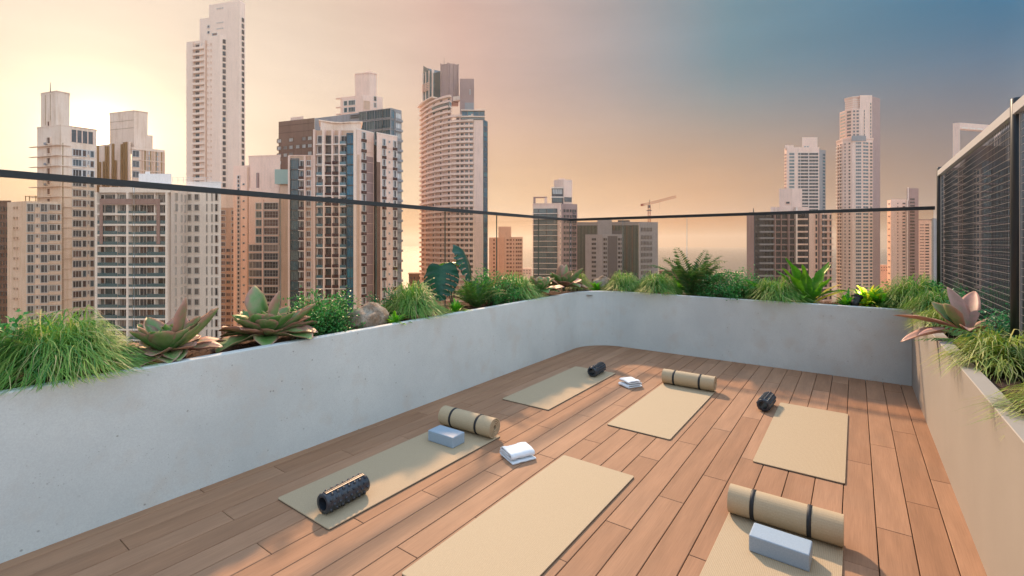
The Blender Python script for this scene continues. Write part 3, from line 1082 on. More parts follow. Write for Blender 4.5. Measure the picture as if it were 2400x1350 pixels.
# --- main residential tower
t = Tower('striped_tower', 'large residential tower with blue glass strips and maroon balcony fronts', 790, 139)
LD, CD = 141.0, 138.0
f = t.body([(678, LD), (737, LD)], (366, LD), TAN, 12, name='left_wing')
c_ = t.body([(736, CD + 1.3), (838, CD + 1.3)], (303, CD), TAN, 14, name='centre_block')
r_ = t.body([(836.5, CD), (876, CD + 5)], (303.5, CD), PINK, 11, name='right_wing')
r2 = t.body([(876.3, CD + 5), (884, CD + 8)], (330, CD), MAROON, 8, name='recess')
r3 = t.body([(883, CD + 3), (931, CD + 8)], (314, CD + 4), PINK, 11, name='far_wing')
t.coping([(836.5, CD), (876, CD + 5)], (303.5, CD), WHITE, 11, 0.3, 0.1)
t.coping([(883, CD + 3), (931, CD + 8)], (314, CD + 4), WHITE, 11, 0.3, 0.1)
cr = [(751, 142)] + [(751 + 95 * q, 142 + 3 * math.sin(q * 3.1)) for q in (0.15, 0.35, 0.55, 0.75)] + [(846, 144)]
t.body(cr, (284, 142), CREAM, 7, bottom=(310, 142), name='crown')
t.coping(cr, (284, 142), CREAM, 7, 0.4, 0.5)
Z = rows(383, 830, 24.0, 139)
A = f[0]
t.panel('glass_strip', A, 0.05, 0.4, G, zz(371, LD), 0.12, GREY)
t.wins(A, [(0.225, 0.33, 3)], Z, 2.75, TEAL, DFRAME, fb=0.05, o=0.1)
t.wins(A, [(0.52, 0.17, 2)], Z, 2.2, BROWN)
t.wins(A, [(0.78, 0.17, 2)], Z, 1.5, RUST, dz=0.4)
t.bars('balcony', A, 0.43, 0.62, Z, 0.9, 1.0, MAROON, dz=-1.1)
t.bars('balcony_slab', A, 0.42, 0.63, Z, 0.22, 1.15, WHITE, dz=-1.62)
t.bars('ledge', A, 0.68, 0.9, Z, 0.25, 0.6, WHITE, dz=-0.7)
t.fins('column', A, [0.025, 0.655, 0.94], 0.5, G, zz(366, LD), 0.75, PINK)
t.coping([(678, LD), (737, LD)], (366, LD), PINK, 12, 0.3, 0.2)
C = c_[0]
Z = rows(327, 830, 24.0, CD + 1)
t.wins(C, [(0.17, 0.16, 2)], Z, 2.2, BROWN)
t.wins(C, [(0.37, 0.19, 4)], Z, 2.2, BROWN, DFRAME)
t.wins(C, [(0.53, 0.11, 3)], Z, 2.2, BROWN)
t.wins(C, [(0.695, 0.13, 2)], Z, 2.2, DARK)
t.panel('glass_strip', C, 0.775, 0.955, G, zz(311, CD), 1.0, BLUE)
t.wins(C, [(0.865, 0.17, 2)], Z, 2.8, BLUE, DFRAME, fb=0.04, o=0.98)
Zb = [z for i, z in enumerate(Z) if i > 1]
t.bars('balcony', C, 0.27, 0.45, Zb, 0.85, 1.1, MAROON, dz=-1.1)
t.bars('balcony', C, 0.46, 0.6, Zb, 0.85, 1.5, MAROON, dz=-0.95)
t.bars('balcony', C, 0.09, 0.25, Z[3:], 0.8, 1.1, RAILG, dz=-1.1)
t.bars('balcony', C, 0.63, 0.765, Z, 0.8, 1.4, RAILG, dz=-1.1)
t.bars('balcony_slab', C, 0.08, 0.62, Z, 0.24, 1.25, WHITE, dz=-1.62)
t.bars('balcony_slab', C, 0.62, 0.77, Z, 0.24, 1.5, WHITE, dz=-1.62)
t.fins('column', C, [0.04, 0.262, 0.455, 0.615], 0.5, G, zz(303, CD), 1.3, PINK)
t.fins('column', C, [0.245], 0.45, zz(420, CD), zz(287, CD), 1.36, WARMW)
t.fins('column', C, [0.975], 0.9, G, zz(303, CD), 1.32, WARMW)
for fc, cols, fr_, zt in ((r_[0], [(0.38, 0.2, 2)], [0.02], 303), (r3[0], [(0.34, 0.13, 2), (0.87, 0.14, 2)], [0.0], 314)):
    Zr = rows(zt + 17, 830, 24.0, CD + 3)
    t.wins(fc, cols, Zr, 2.0, BROWN)
    for q, w, _ in cols:
        t.bars('air_conditioner_ledge', fc, q - w * 0.62, q + w * 0.62, Zr, 0.85, 0.6, MAROON, dz=-1.5)
    t.bars('floor_edge', fc, 0.5, 1.0, Zr, 0.1, 0.12, PINK, dz=-1.5)
t.panel('grey_panel', r_[0], 0.55, 0.95, G, zz(362, CD), 0.06, MAUVE)
t.wins(r3[0], [(0.6, 0.05, 1)], rows(331, 830, 24, CD + 5), 0.6, DARK, fb=0.05)
t.panel('red_stain_panel', r3[0], 0.0, 0.17, G, zz(375, CD), 0.05, BRICK)
t.panel('rust_strip', r_[0], 0.02, 0.15, G, zz(362, CD), 0.05, TAN)

# --- curved tower
t = Tower('curved_tower', 'tall curved tower with stacked balcony rings and a sail shaped glass crown', 1065, 275)
N_ = 15
arc = [(988 + 122 * (i / (N_ - 1)) ** 1.25, 264 + 33 * (1 - i / (N_ - 1)) ** 2.3) for i in range(N_)]
P = t.chain(arc)
away = pt(1065, 1).normalized()


def ring(o0, o1, i0=0, i1=N_):
    pts = []
    for i in range(i0, i1):
        a = (P[min(i + 1, N_ - 1)] - P[max(i - 1, 0)]).normalized()
        pts.append((P[i], Vector((a.y, -a.x))))
    return [p + q * o1 for p, q in pts], [p + q * o0 for p, q in pts]


back = [P[-1] + away * 20, P[0] + away * 16]
tops = [zz(235 + 47 * min(1, max(0, (i - 5) / 6)), 278) for i in range(N_)]
x = MB()
x.prism([(p.x, p.y) for p in P + back], G, zz(285, 270))
x.build('wall', PINK, t.o)
i_mid = 9
x = MB()
x.prism([(p.x, p.y) for p in P[:i_mid + 1] + [P[i_mid] + away * 14, P[0] + away * 14]], zz(285, 270) + 0.05, zz(236, 278))
x.build('upper_tier', PINK, t.o)
zsl = rows(238, 720, 11.85, 276)
for k, z in enumerate(zsl):
    i1 = i_mid + 1 if k < 4 else N_
    o_, in_ = ring(-0.3, 1.5, 0, i1)
    x = MB()
    x.prism([(p.x, p.y) for p in o_ + in_[::-1]], z - 0.22, z + 0.16)
    x.build('balcony_ring', WARMW, t.o)
    o_, in_ = ring(1.25, 1.38, 0, i1)
    x = MB()
    x.prism([(p.x, p.y) for p in o_ + in_[::-1]], z + 0.17, z + 0.95)
    x.build('balcony_front', PINK, t.o)
    zc = z - 1.35
    for i in range(0, i1 - 1):
        fc = Face(P[i], P[i + 1])
        if i % 2 == 0 or i > 9:
            if k < 34:
                t.put('window', win_mesh(fc.L * 0.72, 1.75, 2, TEAL if i > 11 else BROWN, PINK, 1, 0.12), fc, 0.5, zc)
for i in range(1, N_ - 1, 2):
    fc = Face(P[i], P[i + 1])
    t.fins('fin_wall', fc, [0], 0.3, G, zz(285, 270), 1.3, PINK)
ew = t.body([(1110.5, 263.2), (1132, 263.2)], (282, 264), PINK, 16, name='end_wall')
bw = t.body([(1132.3, 263.2), (1143, 268)], (281, 264), BLUE, 10, name='glass_side')
t.wins(bw[0], [(0.5, 0.8, 2)], rows(290, 660, 11.85, 265), 2.5, BLUE, DFRAME, fb=0.05)
gb = t.body([(1082, 262.5), (1136, 263)], (261, 264), TEAL, 10, bottom=(281, 264), name='glass_storey')
t.wins(gb[0], [(q, 0.22, 2) for q in (0.13, 0.38, 0.63, 0.88)], [zz(267, 263)], 2.4, BLUE, DFRAME, fb=0.06)
t.bars('roof_edge', gb[0], -0.03, 1.04, [zz(259.5, 263), zz(274, 263)], 0.5, 1.0, WARMW)
t.body([(1033, 276), (1055, 274), (1074.5, 276)], (150, 275), MAUVE, 9, bottom=(238, 275), name='lift_core')
cf = Face(pt(1033, 276), pt(1055, 274))
t.fins('rib', cf, [0.05, 0.8], 0.6, zz(225, 275), zz(148, 275), 0.5, MAUVE)
cf = Face(pt(1055, 274), pt(1074.5, 276))
t.fins('rib', cf, [0.45, 0.95], 0.6, zz(225, 275), zz(149, 275), 0.5, MAUVE)
k2 = t.body([(1078, 271), (1111, 271)], (184.5, 271), MAUVE, 9, bottom=(285, 271), name='lift_core')
t.wins(k2[0], [(0.72, 0.06, 1)], [zz(216, 271)], 2.6, DARK)
t.panel('grey_panel', k2[0], 0.35, 0.98, zz(258, 271), zz(241, 271), 0.3, SLATE)
sailp = [pt(992, 288), pt(1002, 284), pt(1016, 281), pt(1034, 283)]
x = MB()
x.prism([(p.x, p.y) for p in sailp + [sailp[3] + away * 2, sailp[0] + away * 2]], zz(237, 283), [zz(151, 286), zz(160, 284), zz(173, 282), zz(167, 283), zz(167, 283), zz(151, 286)])
x.build('glass_sail', TEAL, t.o)
sf = Face(sailp[0], sailp[2])
t.fins('sail_mullion', sf, [0.05, 0.33, 0.66, 0.97], 0.35, zz(236, 283), zz(166, 283), 0.9, WARMW, inn=0.6)
t.bars('sail_louvre', sf, 0.0, 0.7, rows(194, 214, 4, 283), 0.35, 1.2, PINK, inn=0.4)
cp = ring(-1.0, 2.6, 0, 6)
x = MB()
x.prism([(p.x, p.y) for p in cp[0] + cp[1][::-1]], zz(236, 281), zz(233.5, 281))
x.build('crown_canopy', WARMW, t.o)
dp = t.body([(1018, 279), (1080, 273)], (228, 276), CREAM, 3, bottom=(238, 276), name='roof_deck')
t.panel('glass_band', Face(P[4], P[i_mid]), 0.1, 1.0, zz(262, 274), zz(247, 274), 1.6, TEAL)
t.mast(1041, 134, 152, 275)

# --- small tan block
t = Tower('tan_block', 'small tan block with a square lift core between the curved and the sandstone tower', 1186, 365)
f = t.body([(1146, 369), (1170, 367), (1183, 362.5)], (556.5, 365), TAN, 12)
g = t.body([(1183, 363), (1225, 363)], (555.5, 363), TAN, 12, name='window_wing')
t.body([(1168, 366), (1198, 366)], (531, 366), TAN, 10, bottom=(560, 366), name='lift_core')
Z = rows(562.5, 660, 9.1, 363)
t.wins(g[0], [(0.16, 0.13, 1), (0.33, 0.13, 1), (0.5, 0.06, 1), (0.66, 0.1, 1), (0.78, 0.1, 1), (0.9, 0.1, 1)], Z, 1.5, RUST, TAN, fb=0.05)
t.wins(f[0], [(0.5, 0.2, 1)], Z, 1.5, RUST, TAN, fb=0.05)

# --- sandstone tower with ledges
t = Tower('ledged_tower', 'mid height tower with green glass, thin ledges and a roof portal', 1300, 258)
f = t.body([(1249, 260), (1315, 257)], (478, 258), PINK, 12)
s_ = t.body([(1315.3, 257), (1353, 261)], (477.5, 258), MAUVE, 10, name='side_wing')
t.coping([(1249, 260), (1315, 257)], (478, 258), PINK, 12, 0.4, 0.3)
cw = t.body([(1298, 262), (1321, 259), (1341, 261)], (421, 260), PINK, 8, bottom=(482, 260), name='lift_core')
t.body([(1309, 262), (1324, 262)], (418.5, 262), PINK, 4, bottom=(425, 262), name='roof_vent')
gb = t.body([(1293, 258.2), (1320, 258.2)], (441, 259), CHAR, 3, bottom=(482, 259), name='glass_pavilion')
t.wins(gb[0], [(0.5, 0.86, 3)], [zz(449, 258)], 2.9, PALEWIN, DFRAME)
t.wins(gb[0], [(0.5, 0.8, 2)], [zz(468, 258)], 2.8, TEAL, DFRAME)
t.bars('roof_edge', gb[0], -0.08, 1.04, [zz(440.5, 258), zz(462, 258)], 0.5, 0.6, WHITE)
t.wins(cw[1], [(0.5, 0.8, 3)], [zz(468, 260)], 2.4, GREY, DFRAME)
pf = Face(pt(1250, 260), pt(1282, 259))
t.panel('roof_portal', pf, 0.0, 0.14, zz(478, 259), zz(463, 259), 0, MAUVE, inn=3)
t.panel('roof_portal', pf, 0.82, 1.0, zz(478, 259), zz(463, 259), 0, PINK, inn=3)
t.panel('roof_portal', pf, 0.0, 1.0, zz(463, 259) + 0.02, zz(462, 259) + 0.25, 0.1, MAUVE, inn=3)
Z = rows(494, 670, 12.95, 258)
t.panel('glass_wall', f[0], 0.02, 0.87, G, zz(489, 258), 0.03, DARK)
t.wins(f[0], [(0.12, 0.16, 2), (0.35, 0.26, 4), (0.62, 0.24, 3), (0.8, 0.08, 1)], Z, 2.35, TEAL, DFRAME, fb=0.05)
t.bars('ledge', f[0], -0.03, 0.94, Z, 0.28, 1.3, WHITE, dz=-1.5)
t.fins('column', f[0], [0.94], 0.9, G, zz(478, 258), 0.5, PINK)
t.wins(s_[0], [(0.2, 0.14, 1), (0.38, 0.17, 2), (0.57, 0.12, 1), (0.8, 0.28, 2)], Z, 1.7, DARK, MAUVE, fb=0.07)
t.bars('air_conditioner', s_[0], 0.72, 0.86, Z, 0.6, 0.7, CHAR, dz=-1.3)
t.wins(Face(pt(1311, 257.2), pt(1316, 257)), [(0.5, 0.3, 1)], Z, 0.9, DARK, PINK, fb=0.05)

# --- dark green office slab
t = Tower('green_slab', 'wide dark green glass office slab with a grey windowed end', 1450, 360)
f = t.body([(1352, 362), (1497, 357)], (522.5, 359), SLATE, 16)
e = t.body([(1497.3, 357), (1542, 363)], (520, 358), SLATE, 14, name='end_wall')
for i in range(44):
    a = i / 44
    t.panel('glass_panel', f[0], a + 0.002, a + 0.0205, G, zz(528, 359), 0.25 + 0.1 * (i % 3), GREEN)
t.coping([(1352, 362), (1497, 357)], (522.5, 359), SLATE, 16, 0.7, 0.6)
t.body([(1448, 362), (1476, 362)], (516, 362), CHAR, 6, bottom=(524, 362), name='roof_plant')
t.wins(e[0], [(q, 0.035, 1) for q in frange(0.13, 0.66, 8)], [zz(v, 359) for v in (538, 556, 570, 583, 597, 611, 625, 639)], 2.9, DARK, SLATE, fb=0.05)

t = Tower('grey_block', 'grey block with a column of dark openings standing before the green slab', 1412, 314)
f = t.body([(1372, 315), (1412, 313)], (549.5, 314), SLATE, 10)
s_ = t.body([(1412.3, 313), (1458, 316)], (549, 314), SLATE, 10, name='side_wing')
t.body([(1400, 318), (1434, 318)], (514, 318), SLATE, 8, bottom=(556, 318), name='lift_core')
t.body([(1434, 321), (1457, 321)], (540, 321), CHAR, 6, bottom=(556, 321), name='roof_plant')
Z = rows(561, 680, 10.6, 314)
t.wins(f[0], [(0.5, 0.27, 2)], Z, 1.7, DARK, SLATE)
t.panel('dark_panel', s_[0], 0.26, 0.75, G, zz(553, 314), 0.15, CHAR)
t.wins(s_[0], [(0.09, 0.12, 1), (0.19, 0.06, 1), (0.84, 0.12, 1), (0.95, 0.06, 1)], Z, 1.7, DARK, SLATE, fb=0.05)

# --- tower crane
t = Tower('tower_crane', 'orange tower crane with raised jib above the green slab', 1521, 372, 'crane')
cx, cd_ = pt(1521.5, 372), 372


def lattice(x, a, b, w, n, r=0.16):
    a, b = Vector(a), Vector(b)
    d = (b - a).normalized()
    u_ = Vector((RT[0], RT[1], 0))
    s1 = u_ if abs(d.dot(u_)) < 0.8 else Vector((FW[0], FW[1], 0))
    s2 = d.cross(s1).normalized()
    s1 = s2.cross(d).normalized()
    cs = [s1 * w + s2 * w, s1 * w - s2 * w, -s1 * w - s2 * w, -s1 * w + s2 * w]
    for q in cs:
        x.tube([a + q, b + q], r, 4)
    for i in range(n):
        p, q = a + (b - a) * i / n, a + (b - a) * (i + 1) / n
        for k in range(4):
            x.tube([p + cs[k], q + cs[(k + 1) % 4]], r * 0.65, 3)


x = MB()
lattice(x, (cx.x, cx.y, zz(640, cd_)), (cx.x, cx.y, zz(482, cd_)), 0.8, 22)
x.build('mast', CRANE, t.o)
x = MB()
x.box((cx.x - 1.7, cx.y - 1.4, zz(494, cd_)), (cx.x + 1.7, cx.y + 1.4, zz(492.6, cd_)))
x.box((cx.x - 0.9, cx.y - 0.9, zz(487, cd_)), (cx.x + 0.9, cx.y + 0.9, zz(481, cd_)))
x.build('slewing_platform', CHAR, t.o)
x = MB()
q0, q1 = pt(1521.5, cd_), pt(1584, cd_)
lattice(x, (q0.x, q0.y, zz(477, cd_)), (q1.x, q1.y, zz(461, cd_)), 0.75, 16, 0.14)
x.build('jib', CRANE, t.o)
x = MB()
q1 = pt(1505, cd_)
lattice(x, (q0.x, q0.y, zz(477, cd_)), (q1.x, q1.y, zz(480, cd_)), 0.7, 5, 0.14)
x.box((q1.x - 0.9, q1.y - 0.9, zz(483, cd_)), (q1.x + 0.9, q1.y + 0.9, zz(478, cd_)))
x.build('counter_jib', CRANE, t.o)
x = MB()
q2, q3 = pt(1523, cd_), pt(1546, cd_)
x.tube([(q0.x, q0.y, zz(478, cd_)), (q2.x, q2.y, zz(468, cd_))], 0.25, 4)
x.tube([(q3.x, q3.y, zz(471, cd_)), (q3.x, q3.y, zz(490, cd_))], 0.06, 3)
x.build('hoist_cable', DFRAME, t.o)

# --- dark balcony block
t = Tower('dark_balcony_block', 'dark balcony block with pale slabs, its lift core above the handrail', 1850, 227)
f = t.body([(1755, 228.4), (1896, 228.4)], (497, 227), CHAR, 14)
s_ = t.body([(1896.3, 227), (1949, 232)], (496, 228), PINK, 12, name='side_wing')
t.body([(1750, 227), (1767, 227)], (499, 227), MAUVE, 14, name='end_wall')
t.body([(1806, 229), (1896, 229)], (485, 229), PINK, 9, bottom=(500, 229), name='roof_tier')
cw = t.body([(1826, 230), (1857, 229), (1880, 231)], (442, 229.5), PINK, 8, bottom=(490, 229.5), name='lift_core')
t.wins(cw[0], [(0.65, 0.3, 1)], [zz(475, 229)], 1.1, DARK, PINK)
t.mast(1766, 488, 500, 227, 0.3)
Z = rows(507, 700, 14.75, 227)
A = f[0]
t.wins(A, [(0.2, 0.2, 2), (0.36, 0.2, 2), (0.53, 0.2, 2), (0.68, 0.07, 1), (0.83, 0.2, 2)], Z, 2.2, DARK, DFRAME)
t.bars('balcony', A, 0.155, 0.4, Z, 0.75, 1.4, SLATE, dz=-1.35)
t.bars('balcony', A, 0.42, 0.635, Z, 0.5, 1.3, MAUVE, dz=-1.5)
t.bars('balcony', A, 0.645, 0.745, Z, 0.4, 1.3, MAUVE, dz=-1.5)
t.bars('balcony', A, 0.78, 0.955, Z, 0.75, 1.4, PINK, dz=-1.35)
t.fins('column', A, [0.412, 0.64], 0.5, G, zz(498, 227), 1.5, MAUVE)
t.fins('column', A, [0.53], 0.35, G, zz(498, 227), 0.7, MAUVE)
t.fins('column', A, [0.765], 0.7, zz(618, 227), zz(486, 227), 1.6, WHITE)
t.wins(s_[0], [(0.3, 0.1, 1), (0.66, 0.26, 2), (0.93, 0.1, 1)], Z, 2.2, DARK, PINK, fb=0.06)
t.bars('ledge', s_[0], 0.5, 0.85, Z, 0.6, 1.0, PINK, dz=-1.4)
t.bars('ledge', s_[0], 0.86, 1.0, Z, 0.5, 1.0, PINK, dz=-1.4)
t.fins('column', s_[0], [0.42], 0.9, G, zz(497, 228), 0.5, MAUVE)

# --- gridded tower behind it
t = Tower('gridded_tower', 'pink tower gridded with dark window bands behind the dark balcony block', 1887, 430)
L0 = t.body([(1838.5, 436), (1844, 430)], (345, 430), PINK, 10, name='sunlit_edge')
f = t.body([(1844.2, 430), (1920, 430)], (345, 430), PINK, 16)
s_ = t.body([(1920.3, 430), (1935, 436)], (350, 431), SLATE, 12, name='side_wing')
t.body([(1880, 432), (1916, 432)], (321.5, 432), PINK, 9, bottom=(350, 432), name='lift_core')
t.body([(1840, 431), (1860, 431)], (340, 431), PINK, 6, bottom=(350, 431), name='roof_box')
kf = Face(pt(1880, 431.8), pt(1916, 431.8))
t.wins(kf, [(0.18, 0.11, 1), (0.36, 0.11, 1)], [zz(347, 431)], 3.6, TEAL, FRAME)
Z = rows(361, 600, 7.75, 430)
A = f[0]
t.wins(A, [(0.15, 0.16, 1)], Z, 2.05, TEAL, FRAME, fb=0.1)
t.wins(A, [(0.38, 0.07, 1), (0.535, 0.25, 2), (0.825, 0.29, 3)], Z, 2.05, DARK, FRAME, fb=0.1)
t.wins(s_[0], [(0.72, 0.4, 1)], Z, 2.0, BLUE, SLATE, fb=0.1)
t.bars('air_conditioner', L0[0], 0.2, 0.8, Z, 1.1, 0.5, MAUVE)

# --- twin bodied tall tower on the right
t = Tower('rounded_tower', 'tall rounded tower with a sunlit left edge and a narrower upper half', 2005, 427)
lo = [(1961, 439), (1975, 430), (1998, 425), (2020, 424), (2046, 427)]
f = t.body(lo, (327, 427), PINK, 18)
t.coping(lo, (327, 427), PINK, 18, 1.2, 0.5)
up = [(1968, 441), (1983, 433), (1997, 429), (2015, 428)]
g = t.body(up, (256, 430), PINK, 14, bottom=(330, 430), name='upper_body')
t.body([(1981, 436), (1999, 431), (2015, 430)], (229, 431), PINK, 9, bottom=(258, 431), name='crown')
t.coping([(1981, 436), (1999, 431), (2015, 430)], (229, 431), PINK, 9, 1.0, 0.6)
us = t.body([(2015.3, 428), (2044, 428)], (223, 428), PINK, 16, bottom=(330, 428), name='upper_wall')
t.body([(2043, 429), (2063, 437)], (226, 430), MAUVE, 12, name='blank_slab')
Z = rows(337, 680, 7.85, 427)
t.wins(f[0], [(0.3, 0.3, 1), (0.7, 0.3, 1)], Z, 1.7, BROWN, PINK, fb=0.1)
t.bars('balcony', f[0], 0.05, 0.9, Z, 0.7, 1.1, WHITE, dz=-1.2)
t.wins(f[1], [(0.25, 0.14, 1), (0.7, 0.2, 1)], Z, 1.6, BROWN, PINK, fb=0.1)
t.wins(f[2], [(0.63, 0.58, 3)], Z, 1.9, GREY, FRAME, fb=0.12)
t.wins(f[3], [(0.33, 0.5, 2), (0.82, 0.26, 1)], Z, 2.0, TEAL, PINK, fb=0.1)
Zu = rows(262, 326, 7.85, 430)
t.wins(g[0], [(0.5, 0.8, 2)], Zu, 1.8, PALEWIN, PINK, fb=0.1)
t.wins(g[1], [(0.5, 0.7, 2)], Zu, 1.9, GREY, PINK, fb=0.1)
t.wins(g[2], [(0.25, 0.3, 1), (0.72, 0.36, 1)], Zu, 1.9, GREY, PINK, fb=0.1)
t.wins(us[0], [(0.36, 0.07, 1)], Zu, 2.2, DARK, WHITE, fb=0.05)
t.wins(us[0], [(0.88, 0.1, 1)], rows(244, 326, 7.85, 428), 2.0, DARK, WHITE, fb=0.05)
t.bars('crown_rib', Face(pt(1981, 436), pt(1999, 431)), 0.0, 1.0, rows(234, 256, 5, 431), 0.6, 0.6, WHITE)
t.bars('crown_rib', Face(pt(1999, 431), pt(2015, 430)), 0.0, 1.0, rows(234, 256, 5, 431), 0.6, 0.6, WHITE)
tf = t.body([(1996, 424), (2020, 423.4), (2030, 424)], (318, 424), SLATE, 3, bottom=(330, 424), name='terrace_glass')

# --- two pale towers next to the mesh screen
t = Tower('pale_tower', 'pale tower with a white vertical pipe and raised lift core left of the screen', 2115, 444)
e0 = t.body([(2079.5, 452), (2088, 444)], (468, 444), PINK, 10, name='sunlit_edge')
f = t.body([(2088.2, 444), (2125, 444)], (467, 444), PINK, 14)
g = t.body([(2125.3, 444), (2153, 446)], (441, 445), MAUVE, 12, name='tall_wing')
t.fins('white_pipe', f[0], [1.0], 0.9, G, zz(468, 444), 0.9, WHITE)
t.fins('white_pipe', g[0], [0.08], 0.9, zz(470, 444), zz(439, 444), 0.5, WHITE)
Z = rows(477, 680, 7.45, 444)
t.wins(f[0], [(0.43, 0.07, 1)], Z, 1.1, DARK, PINK, fb=0.05)
t.wins(f[0], [(0.82, 0.2, 1)], Z, 1.5, BROWN, PINK, fb=0.08)
t.wins(g[0], [(0.45, 0.4, 3)], rows(467, 680, 7.45, 445), 1.7, DARK, MAUVE, fb=0.06)
t.wins(e0[0], [(0.55, 0.4, 1)], Z[::2], 1.2, BROWN, PINK, fb=0.06)
t = Tower('banded_block', 'low pale block with dark window bands beside the black screen post', 2170, 490)
f = t.body([(2153, 490), (2183, 490)], (516, 490), PINK, 14)
t.body([(2183.3, 490), (2215, 498)], (512, 492), SLATE, 14, name='side_wing')
t.coping([(2153, 490), (2183, 490)], (516, 490), MAUVE, 14, 0.8, 0.6)
Z = rows(527, 680, 6.9, 490)
t.wins(f[0], [(0.25, 0.36, 3)], Z, 0.8, BROWN, PINK, fb=0.06)
t.wins(f[0], [(0.66, 0.32, 1)], Z, 1.4, DARK, PINK, fb=0.06)

# --- tall gate like frame of a tower above the screen
t = Tower('arched_tower', 'pale gate shaped tower top rising above the wire mesh screen', 2270, 400)
LEG = [(2233, 401), (2250, 399)]
t.body(LEG, (288, 400), PINK, 7)
t.body([(2330, 408), (2346, 410)], (297, 409), PINK, 7)
P0, P1 = pt(2250.2, 399), pt(2330, 408)
bf = Face(P0, P1)
zt0 = zz(288, 400)
x = MB()
pts = [P0, P1, P1 + pt(2290, 1).normalized() * 7, P0 + pt(2250, 1).normalized() * 7]
x.prism([(p.x, p.y) for p in pts], zt0 - 5.2, zt0)
x.build('top_beam', PINK, t.o)
t.bars('beam_panel', bf, 0.05, 0.22, [zt0 - 4.2], 1.1, 0.1, WHITE)
t.bars('beam_panel', bf, 0.27, 0.44, [zt0 - 4.2], 1.1, 0.1, WHITE)
t.bars('beam_panel', bf, 0.49, 0.66, [zt0 - 4.2], 1.1, 0.1, WHITE)
t.bars('beam_panel', bf, 0.71, 0.9, [zt0 - 4.2], 1.1, 0.1, WHITE)

# --- dark block seen through the screen
t = Tower('screened_block', 'large dark apartment block seen only through the wire mesh screen', 2320, 180)
f = t.body([(2200, 183), (2300, 180)], (392, 181), BRICK, 14)
g = t.body([(2300.3, 180), (2520, 184)], (378, 181), CHAR, 14, name='dark_wing')
t.body([(2262, 186), (2360, 186)], (342, 186), BRICK, 9, bottom=(400, 186), name='roof_house')
Z = rows(404, 820, 18.5, 181)
t.wins(f[0], [(q, 0.15, 2) for q in (0.12, 0.38, 0.64, 0.88)], Z, 2.1, DARK, TAN)
t.wins(g[0], [(q, 0.09, 2) for q in frange(0.06, 0.94, 8)], Z, 2.1, TEAL, DFRAME)
t.bars('floor_edge', g[0], 0, 1, Z, 0.4, 0.8, MAUVE, dz=-1.5)
t.bars('floor_edge', f[0], 0, 1, Z, 0.3, 0.5, PINK, dz=-1.5)

# --- low houses by the shore
for name, label, u0, u1, v, d, mt in (
        ('low_house', 'low brown flat roofed house on the shore left of the curved tower', 958, 985, 643, 300, BRICK),
        ('low_house', 'low white house on the shore in front of the distant haze', 984, 1004, 641, 330, WHITE),
        ('low_house', 'tiny pale house in the gap between tan block and ledged tower', 1224, 1246, 630, 560, PINK),
        ('low_house', 'low reddish house in the gap right of the green slab', 1545, 1600, 636, 420, BRICK),
        ('low_house', 'low cream house in the gap left of the dark balcony block', 1640, 1745, 640, 430, CREAM),
        ('low_house', 'low peach house in the gap left of the pale tower', 2062, 2082, 622, 520, PINK)):
    t = Tower(name, label, (u0 + u1) / 2, d, 'house')
    f = t.body([(u0, d), (u1, d)], (v, d), mt, 12)
    t.coping([(u0, d), (u1, d)], (v, d), mt, 12, 0.4, 0.4)
    t.wins(f[0], [(q, 0.14, 1) for q in (0.2, 0.5, 0.8)], [zz(v, d) - 2.2, zz(v, d) - 5.2], 1.4, BROWN, mt)

# ------------------------------------------------------------------ planting
def leaf_mat(name, stops, trans=0.3, rough=0.5, vein=None, attr='tint'):
    """thin leaf: colour by a per-leaf number, light partly shining through"""
    m, n, l, b = new_mat(name)
    a = N(n, 'ShaderNodeAttribute', attribute_name=attr)
    r = ramp(n, stops, lin=True, interp='LINEAR')
    l.new(a.outputs['Fac'], r.inputs[0])
    col = r.outputs[0]
    g = N(n, 'ShaderNodeNewGeometry').outputs['Position']
    col = mixc(n, l, 1.0, col, mapr(n, l, tex_noise(n, l, 55, g, 2), 0.3, 0.7, 0.8, 1.2), 'MULTIPLY')
    l.new(col, b.inputs['Base Color'])
    b.inputs['Roughness'].default_value = rough
    b.inputs['Specular IOR Level'].default_value = 0.35
    t = N(n, 'ShaderNodeBsdfTranslucent')
    hs = N(n, 'ShaderNodeHueSaturation', i_Saturation=1.1, i_Value=1.5)
    l.new(col, hs.inputs['Color'])
    l.new(hs.outputs[0], t.inputs['Color'])
    x = N(n, 'ShaderNodeMixShader')
    x.inputs[0].default_value = trans
    l.new(b.outputs[0], x.inputs[1])
    l.new(t.outputs[0], x.inputs[2])
    l.new(x.outputs[0], n['Material Output'].inputs['Surface'])
    return m


GRASS = leaf_mat('mop grass blades', [(0, (0.045, 0.19, 0.06)), (0.35, (0.10, 0.28, 0.05)), (0.7, (0.21, 0.37, 0.07)), (0.9, (0.42, 0.48, 0.14)), (1, (0.6, 0.52, 0.26))])
GRASSY = leaf_mat('yellow striped grass blades', [(0, (0.09, 0.2, 0.035)), (0.4, (0.18, 0.29, 0.05)), (0.75, (0.36, 0.40, 0.09)), (1, (0.6, 0.55, 0.26))])
BUSHM = leaf_mat('small green leaves', [(0, (0.03, 0.17, 0.045)), (0.5, (0.065, 0.27, 0.06)), (0.85, (0.13, 0.36, 0.085)), (1, (0.4, 0.5, 0.25))], rough=0.38)
BUSHD = leaf_mat('small deep green leaves', [(0, (0.025, 0.13, 0.055)), (0.6, (0.05, 0.2, 0.08)), (0.95, (0.11, 0.3, 0.12)), (1, (0.5, 0.5, 0.36))], rough=0.38)
FERN = leaf_mat('fern fronds', [(0, (0.035, 0.12, 0.03)), (0.5, (0.07, 0.17, 0.035)), (1, (0.24, 0.24, 0.09))])
